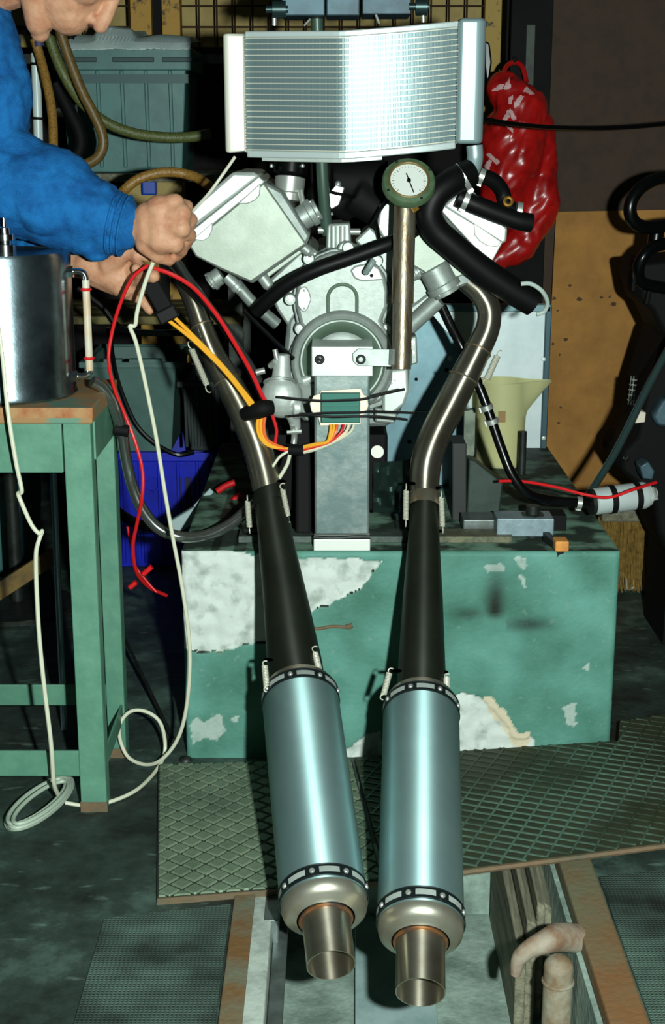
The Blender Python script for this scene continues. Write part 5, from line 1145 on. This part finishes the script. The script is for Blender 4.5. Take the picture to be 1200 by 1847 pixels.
bm = B(); prism(bm, [(1146, 764), (1156, 742), (1166, 744), (1164, 762)], .57, .04); obj('pale_tab', bm, M('tab_white', (224, 214, 196), .5), mc, bevel=.002)
bm = B(); prism(bm, [(1178, 752), (1196, 720), (1240, 716), (1240, 776), (1186, 768)], .56, .06); obj('lever_body', bm, blue_steel, mc, bevel=.006)
bm = B(); prism(bm, [(1154, 842), (1170, 832), (1182, 850), (1178, 866), (1160, 864)], .52, .05); obj('carrier_bracket', bm, blue_steel, mc, bevel=.003)
for (u, v) in [(1126, 828), (1133, 828)]: bm = B(); ball(bm, P(u, v, .59), .005, 10, .6, 1, 1); obj('small_lens', bm, chrome, mc)

# ================================================================ CABLES ON THE LEFT
wire('white_cable', 'white cable hanging in front of the table to the coil on the floor', [(-8, 560, -.25), (4, 640, -.26), (14, 740, -.27), (28, 830, -.265), (39, 884, -.26), (33, 890, -.255), (38, 905, -.26), (56, 945, -.26), (70, 962, -.26), (76, 958, -.255), (70, 975, -.26), (65, 1000, -.26), (66, 1060, -.26), (71, 1150, -.265), (80, 1240, -.27), (92, 1340, -.27), (97, 1410, -.25), (104, 1432, -.22)], 4.0, white_wire, cat='cable')
coil = thing('cable_coil', 'coil of white cable lying on the dark floor by the table leg', 'cable coil', tuple(G(70, 1450, 0)))
random.seed(5)
for k in range(5):
    cu, cv = 70 + random.uniform(-4, 4), 1446 + random.uniform(-5, 5); aa = 72 - k * 3.0; bbx = 26 - k * 2; an = math.radians(-36); pts = []
    for i in range(25):
        th_ = 2 * math.pi * i / 24; x = aa * math.cos(th_); y = bbx * math.sin(th_)
        pts.append(tuple(G(cu + x * math.cos(an) - y * math.sin(an), cv + x * math.sin(an) + y * math.cos(an), .008 + k * .006)))
    bm = B(); tubew(bm, pts, .0036, 8, 3); obj('cable_turn', bm, M('cable_turn_white', (168, 184, 166), .5), coil)
cable2 = [G(118, 1448, .012), G(160, 1453, .006), G(205, 1444, .006), G(250, 1422, .006), G(285, 1385, .006), P(298, 1350, -.02), P(290, 1305, -.02), P(265, 1284, -.02), P(236, 1283, -.02), P(217, 1305, -.02), P(217, 1335, -.02), P(232, 1366, -.03), P(262, 1379, -.05), P(290, 1371, -.07), P(318, 1338, -.08), P(334, 1290, -.09), P(342, 1220, -.1), P(341, 1150, -.1), P(329, 1060, -.1), P(312, 970, -.1), P(298, 890, -.1), P(282, 790, -.1), P(262, 690, -.1), P(246, 620, -.1), P(236, 594, -.1), P(235, 588, -.1), P(244, 586, -.1), P(248, 560, -.1), P(262, 510, -.09), P(276, 474, -.08)]
bm = B(); tubew(bm, [tuple(q) for q in cable2], .0034, 8, 8); obj('white_cable', bm, white_wire, None, label='white cable looping from the coil up to the hands', cat='cable')
wire('red_wire', 'red wire dangling from the hands past the blue crate to the floor', [(268, 478, -.06), (240, 500, -.06), (218, 545, -.05), (202, 600, -.04), (196, 650, -.04), (206, 700, -.03), (226, 750, -.02), (245, 800, -.02), (257, 850, -.02), (256, 900, -.02), (247, 945, .0), (240, 985, .02), (246, 1030, .05), (268, 1058, .1), (300, 1074, .15)], 3.3, red_wire)
wire('red_wire', 'short red wire end below the blue crate', [(230, 950, .1), (238, 990, .1), (244, 1020, .1), (262, 1045, .1), (282, 1068, .1)], 2.2, red_wire)
for k, (u, v, u2, v2) in enumerate([(258, 1036, 274, 1022), (234, 1060, 246, 1050)]):
    bm = B(); tubep(bm, [(u, v, .08), (u2, v2, .08)], 5, 10); obj('wire_connector', bm, red_wire, None, label=['red wire connector, the upper of two on the dangling wires', 'red wire connector, the lower of two on the dangling wires'][k], cat='connector')
wire('black_cable', 'black cable drooping in front of the grey tote', [(196, 590, 1.12), (206, 660, 1.135), (220, 710, 1.14), (245, 765, 1.14), (280, 800, 1.14), (320, 820, 1.15), (350, 815, 1.15)], 4.5, gloss_black, cat='cable')
wire('black_cable', 'thick black cable bundle crossing low in front of the blue crate', [(190, 900, .7), (215, 925, .7), (250, 945, .65), (290, 952, .6), (340, 945, .55), (400, 915, .5)], 9, black, cat='cable')
wire('black_cable', 'black cable crossing behind the hands and red wires', [(140, 520, .3), (185, 555, .3), (215, 590, .3), (260, 600, .28), (330, 600, .25)], 6, gloss_black, cat='cable')
t = thing('wire_plug', 'pale plug body at the foot of the blue crate by the left exhaust', 'plug', P(340, 935, .4))
a_, b_ = P(310, 952, .4), P(372, 915, .42)
bm = B(); bar(bm, a_, b_, .03, .02); obj('plug_body', bm, M('plug_pale', (140, 164, 164), .4), t, smooth=False, bevel=.003)
bm = B(); bar(bm, P(352, 916, .4), P(382, 884, .42), .012, .01); obj('plug_tongue', bm, M('plug_pale', (140, 164, 164), .4), t, smooth=False, bevel=.002)
for k, (u, v, u2, v2, lb) in enumerate([(392, 886, 424, 870, 'upper'), (412, 912, 436, 892, 'middle'), (383, 936, 402, 924, 'lower')]):
    bm = B(); tubep(bm, [(u, v, .38), ((u + u2) / 2, (v + v2) / 2 - 2, .38), (u2, v2, .38)], 6, 10); obj('crocodile_clip', bm, M('clip_red', (190, 22, 28), .4), None, label=f'{lb} red clip of the three in the dark beside the left exhaust', cat='clip')
wire('black_tube', 'dark tube running alongside the left header pipe', [(318, 468, .05), (350, 515, .06), (395, 575, .08), (440, 640, .09), (470, 690, .09)], 7, M('tube_sheen', (70, 74, 70), .25, .6), cat='tube')
wire('black_lead', 'thin black lead between the pump and crankcase', [(440, 560, .1), (480, 600, .1), (530, 648, .09)], 4, gloss_black, cat='lead')

# ================================================================ MECHANIC
man = thing('person', 'person in blue overalls leaning in from the left and gripping wires by the engine', 'person', (P(-260, 900, .2).x, .2, 0))
def capsule(bm, p, q, r0, r1=None, n=16):
    p = Vector(p); q = Vector(q); r1 = r0 if r1 is None else r1
    if (q - p).length > 1e-5: cyl(bm, p, q, r0, r1, n)
    ball(bm, p, r0, n); ball(bm, q, r1, n)
HY = .02
nose_tip = P(183, 47, HY)
HF = Vector((.485, 0, -.875)).normalized(); HU = Vector((.875, 0, .485)).normalized(); HX = HF.cross(HU)
HC = nose_tip - HF * .112 + HU * .012
def hp(f, u, s=0): return HC + HF * f + HU * u + HX * s
sh_r = P(-52, 72, .02); el_r = P(-62, 325, -.02); wr_r = P(243, 408, -.05)
sh_l = P(-66, 62, .34); el_l = P(-60, 430, .22); wr_l = P(160, 478, .05)
def body(bm):
    # skull, jaw, nose, chin, lips, brow, ear, neck
    ball(bm, hp(-.005, .035), .092, 24, 1, .82, 1); ball(bm, hp(.03, -.03), .066, 20, 1, .86, 1)
    capsule(bm, hp(.055, -.085), hp(.062, -.100), .020, .018); ball(bm, hp(.072, -.104), .0165, 14)
    for s in (-1, 1): capsule(bm, hp(-.015, -.06, .052 * s), hp(.06, -.098, .012 * s), .022, .020)
    capsule(bm, hp(.085, .03), hp(.106, -.004), .010, .013); ball(bm, hp(.110, -.013), .0135, 14)
    for s in (-1, 1): ball(bm, hp(.099, -.018, .012 * s), .0085, 12); ball(bm, hp(.056, .0, .038 * s), .027, 14); ball(bm, hp(.078, .046, .028 * s), .016, 12); ball(bm, hp(.062, .028, .034 * s), .016, 12); ball(bm, hp(-.01, -.005, .076 * s), .026, 12, .5, .4, 1)
    ball(bm, hp(.090, -.046), .0115, 12, 1, 2.0, .7); ball(bm, hp(.087, -.062), .0115, 12, 1, 1.8, .7); ball(bm, hp(.066, -.045), .040, 16)
    capsule(bm, hp(-.02, -.06), hp(-.05, -.17), .056, .060)
    # torso core and arms under the cloth
    ch = (sh_r + sh_l) / 2
    capsule(bm, hp(-.05, -.17), ch + Vector((-.10, 0, -.10)), .06, .13); capsule(bm, ch + Vector((-.10, 0, -.10)), Vector((-.95, .34, .92)), .13, .13)
    for s_, e_, w_ in ((sh_r, el_r, wr_r), (sh_l, el_l, wr_l)): capsule(bm, s_, e_, .05, .042); capsule(bm, e_, w_, .042, .0255)
    # near hand: closed fist
    kn = [P(316, 366, -.075), P(329, 384, -.085), P(328, 412, -.085), P(316, 440, -.075)]
    for k in kn: capsule(bm, wr_r, k, .024, .0155)
    capsule(bm, kn[0].lerp(wr_r, .35), kn[3].lerp(wr_r, .35), .027, .027); capsule(bm, kn[0].lerp(wr_r, .08), kn[3].lerp(wr_r, .08), .018, .018); capsule(bm, kn[0].lerp(wr_r, .62), kn[3].lerp(wr_r, .62), .027, .027)
    for k, (m_, e_, z_) in enumerate([((338, 372, -.05), (330, 400, -.02), (308, 402, -.02)), ((346, 396, -.06), (338, 420, -.03), (314, 420, -.02)), ((344, 424, -.06), (334, 444, -.03), (310, 436, -.02)), ((328, 452, -.05), (316, 464, -.03), (298, 452, -.02))]):
        m_, e_, z_ = P(*m_), P(*e_), P(*z_); capsule(bm, kn[k], m_, .0115, .0105); capsule(bm, m_, e_, .0105, .0095); capsule(bm, e_, z_, .0095, .008)
    capsule(bm, P(262, 440, -.06), P(286, 462, -.055), .017, .013); capsule(bm, P(286, 462, -.055), P(306, 470, -.045), .012, .0095)
    # far hand: palm up, fingers holding the wires
    pc = P(212, 500, .045)
    capsule(bm, wr_l, pc, .028, .028); capsule(bm, P(190, 485, .045), P(225, 515, .045), .026, .024); capsule(bm, P(172, 500, .05), P(222, 522, .05), .018, .016)
    capsule(bm, P(196, 478, .03), P(222, 456, .015), .019, .016); capsule(bm, P(222, 456, .015), P(248, 454, .005), .014, .011); capsule(bm, P(248, 454, .005), P(266, 464, .0), .0105, .009)
    capsule(bm, P(226, 492, .04), P(250, 478, .02), .013, .011); capsule(bm, P(250, 478, .02), P(246, 462, .0), .0105, .0085)
    capsule(bm, P(230, 506, .04), P(252, 502, .01), .013, .011); capsule(bm, P(252, 502, .01), P(246, 484, -.02), .0105, .009)
    capsule(bm, P(232, 518, .04), P(258, 520, .03), .013, .011); capsule(bm, P(258, 520, .03), P(277, 498, -.025), .011, .0115)
    capsule(bm, P(226, 526, .05), P(256, 540, .045), .012, .010); capsule(bm, P(256, 540, .045), P(270, 560, .04), .0095, .008)
remeshed('body', body, .0032, skin_m, man, 5, .5, label='weathered bare skin')
man_body = bpy.data.objects['body']
for s in (-1, 1): bm = B(); ball(bm, hp(.070, .030, .032 * s), .0115, 14); obj('eye', bm, M('eye_white', (210, 206, 196), .2), man)
def hairf(bm):
    ball(bm, hp(-.022, .052), .098, 24, 1, .86, 1); 
    for s in (-1, 1): capsule(bm, hp(-.03, .01, .062 * s), hp(-.05, -.05, .05 * s), .026, .022)
remeshed('hair', hairf, .006, M('grey_brown_hair', (74, 62, 50), .8, 0, (44, 36, 28), 120, .6, 300), man, 2, disp=lambda c: .004 * noise.noise(c * 70))
ch = (sh_r + sh_l) / 2
def jacketf(bm):
    capsule(bm, ch + Vector((-.04, 0, -.03)), ch + Vector((-.12, .0, -.14)), .13, .155, 24); capsule(bm, ch + Vector((-.12, 0, -.14)), Vector((-.95, .34, .92)), .155, .165, 24)
    capsule(bm, sh_r + Vector((-.02, .03, 0)), ch + Vector((-.05, 0, -.05)), .085, .12, 24)
    capsule(bm, sh_r, P(-26, 180, -.0), .078, .078, 24); capsule(bm, P(-26, 180, -.0), el_r, .078, .080, 24); capsule(bm, el_r, P(80, 350, -.035), .082, .080, 24); capsule(bm, P(80, 350, -.035), P(205, 402, -.046), .080, .050, 24); capsule(bm, P(60, 370, -.03), P(170, 425, -.04), .062, .040, 24); capsule(bm, P(20, 300, -.03), P(120, 335, -.03), .06, .05, 24)
    cyl(bm, P(195, 400, -.046), P(226, 408, -.048), .052, .047, 28)
    capsule(bm, sh_l, el_l, .075, .065, 20); capsule(bm, el_l, P(85, 455, .11), .062, .042, 20)
    capsule(bm, ch + Vector((.02, -.04, .06)), ch + Vector((-.06, .04, .05)), .07, .08, 20)
def jd(c):
    n1 = noise.noise(Vector((c.x * 22 + c.z * 10, c.y * 14, c.z * 24 - c.x * 8))); n2 = noise.noise(c * 46 + Vector((3, 1, 4))); n3 = abs(noise.noise(Vector((c.x * 30 - c.z * 12, c.y * 10, c.z * 26 + c.x * 20))))
    return .006 * n1 + .003 * n2 - .014 * max(0, .22 - n3)
remeshed('jacket', jacketf, .0055, jean_blue, man, 3, .5, disp=jd)
cf0, cf1 = P(202, 402, -.046), P(227, 408, -.048)
for q in (.15, .55, .95):
    bm = B(); torus(bm, cf0.lerp(cf1, q), cf1 - cf0, (.0505, .0487, .0470)[int(q * 2.1)], .0022, 36, 6); obj('cuff_seam', bm, jean_blue, man)
bm = B(); tubew(bm, [tuple(hp(.070, -.056, .030)), tuple(hp(.092, -.0545, .016)), tuple(hp(.0985, -.054, 0)), tuple(hp(.092, -.0545, -.016)), tuple(hp(.070, -.056, -.030))], .0022, 8); obj('mouth_line', bm, M('lip_shadow_skin', (120, 66, 58), .6), man)
for s in (-1, 1): bm = B(); ball(bm, hp(.1035, -.0255, .0075 * s), .0042, 10, 1.3, .8, .8); obj('nostril', bm, M('nostril_dark', (70, 34, 28), .8), man)
bm = B(); torus(bm, hp(-.055, -.145), hp(-.05, -.17) - hp(-.02, -.06), .062, .013, 30, 10); obj('shirt_collar', bm, teal_cloth, man, label='teal shirt collar')
def trouf(bm):
    hipc = Vector((-.95, .34, .90))
    capsule(bm, hipc, hipc + Vector((0, 0, -.08)), .165, .16, 20)
    for s, kx in ((-1, -.86), (1, -1.02)): capsule(bm, hipc + Vector((0, .085 * s, -.08)), Vector((kx, .34 + .11 * s, .48)), .10, .075, 20); capsule(bm, Vector((kx, .34 + .11 * s, .48)), Vector((kx - .05, .34 + .12 * s, .09)), .075, .065, 20)
remeshed('trousers', trouf, .009, M('navy_trousers', (16, 40, 84), .85), man, 3, disp=lambda c: .005 * noise.noise(c * 20))
for s, kx in ((-1, -.86), (1, -1.02)):
    def bootf(bm): c = Vector((kx - .05, .34 + .12 * s, 0)); capsule(bm, c + Vector((0, 0, .1)), c + Vector((0, 0, .05)), .055, .05); capsule(bm, c + Vector((-.02, 0, .045)), c + Vector((.15, 0, .036)), .045, .036)
    remeshed('boot', bootf, .006, black, man, 3)

# ================================================================ HOSE STAND behind the mechanic
t = thing('hose_stand', 'black steel hose stand mostly hidden behind the mechanic', 'stand', (P(-30, 400, .86).x, .86, 0))
bm = B(); a = P(-30, 40, .86); cyl(bm, Vector((a.x, .86, 0)), Vector((a.x, .86, a.z)), .016, n=14); obj('post', bm, iron, t)
bm = B(); cyl(bm, P(-30, 50, .86), P(112, 58, .79), .009, n=12); obj('arm', bm, black, t)
bm = B(); cyl(bm, P(-30, 186, .86), P(110, 186, 1.0), .013, n=12); obj('arm', bm, black, t)
bm = B(); lathe(bm, Vector((a.x, .86, 0)), (0, 0, 1), [(0, .14), (.012, .14), (.02, .02)], 24); obj('base_disc', bm, iron, t)

t = thing('black_plug', 'black multi-pin plug hanging from the fingers on the yellow wires', 'plug', P(300, 570, -.02))
bm = B(); bar(bm, P(270, 508, -.02), P(303, 566, -.02), .028, .018); obj('plug_shell', bm, black, t, smooth=False, bevel=.003)
bm = B(); bar(bm, P(296, 556, -.022), P(308, 578, -.022), .034, .022); obj('plug_collar', bm, rubber, t, smooth=False, bevel=.003)
bm = B(); tubep(bm, [(266, 490, -.02), (272, 512, -.02)], 4, 8); obj('wire_tail', bm, yellow_wire, t)
wire('pale_rod', 'thin pale rod running from the clenched hand up to the radiator corner', [(424, 283, .07), (404, 312, .06), (376, 350, .05), (345, 384, .02), (326, 404, -.02)], 3, M('pale_rod', (206, 204, 184), .45), cat='rod')
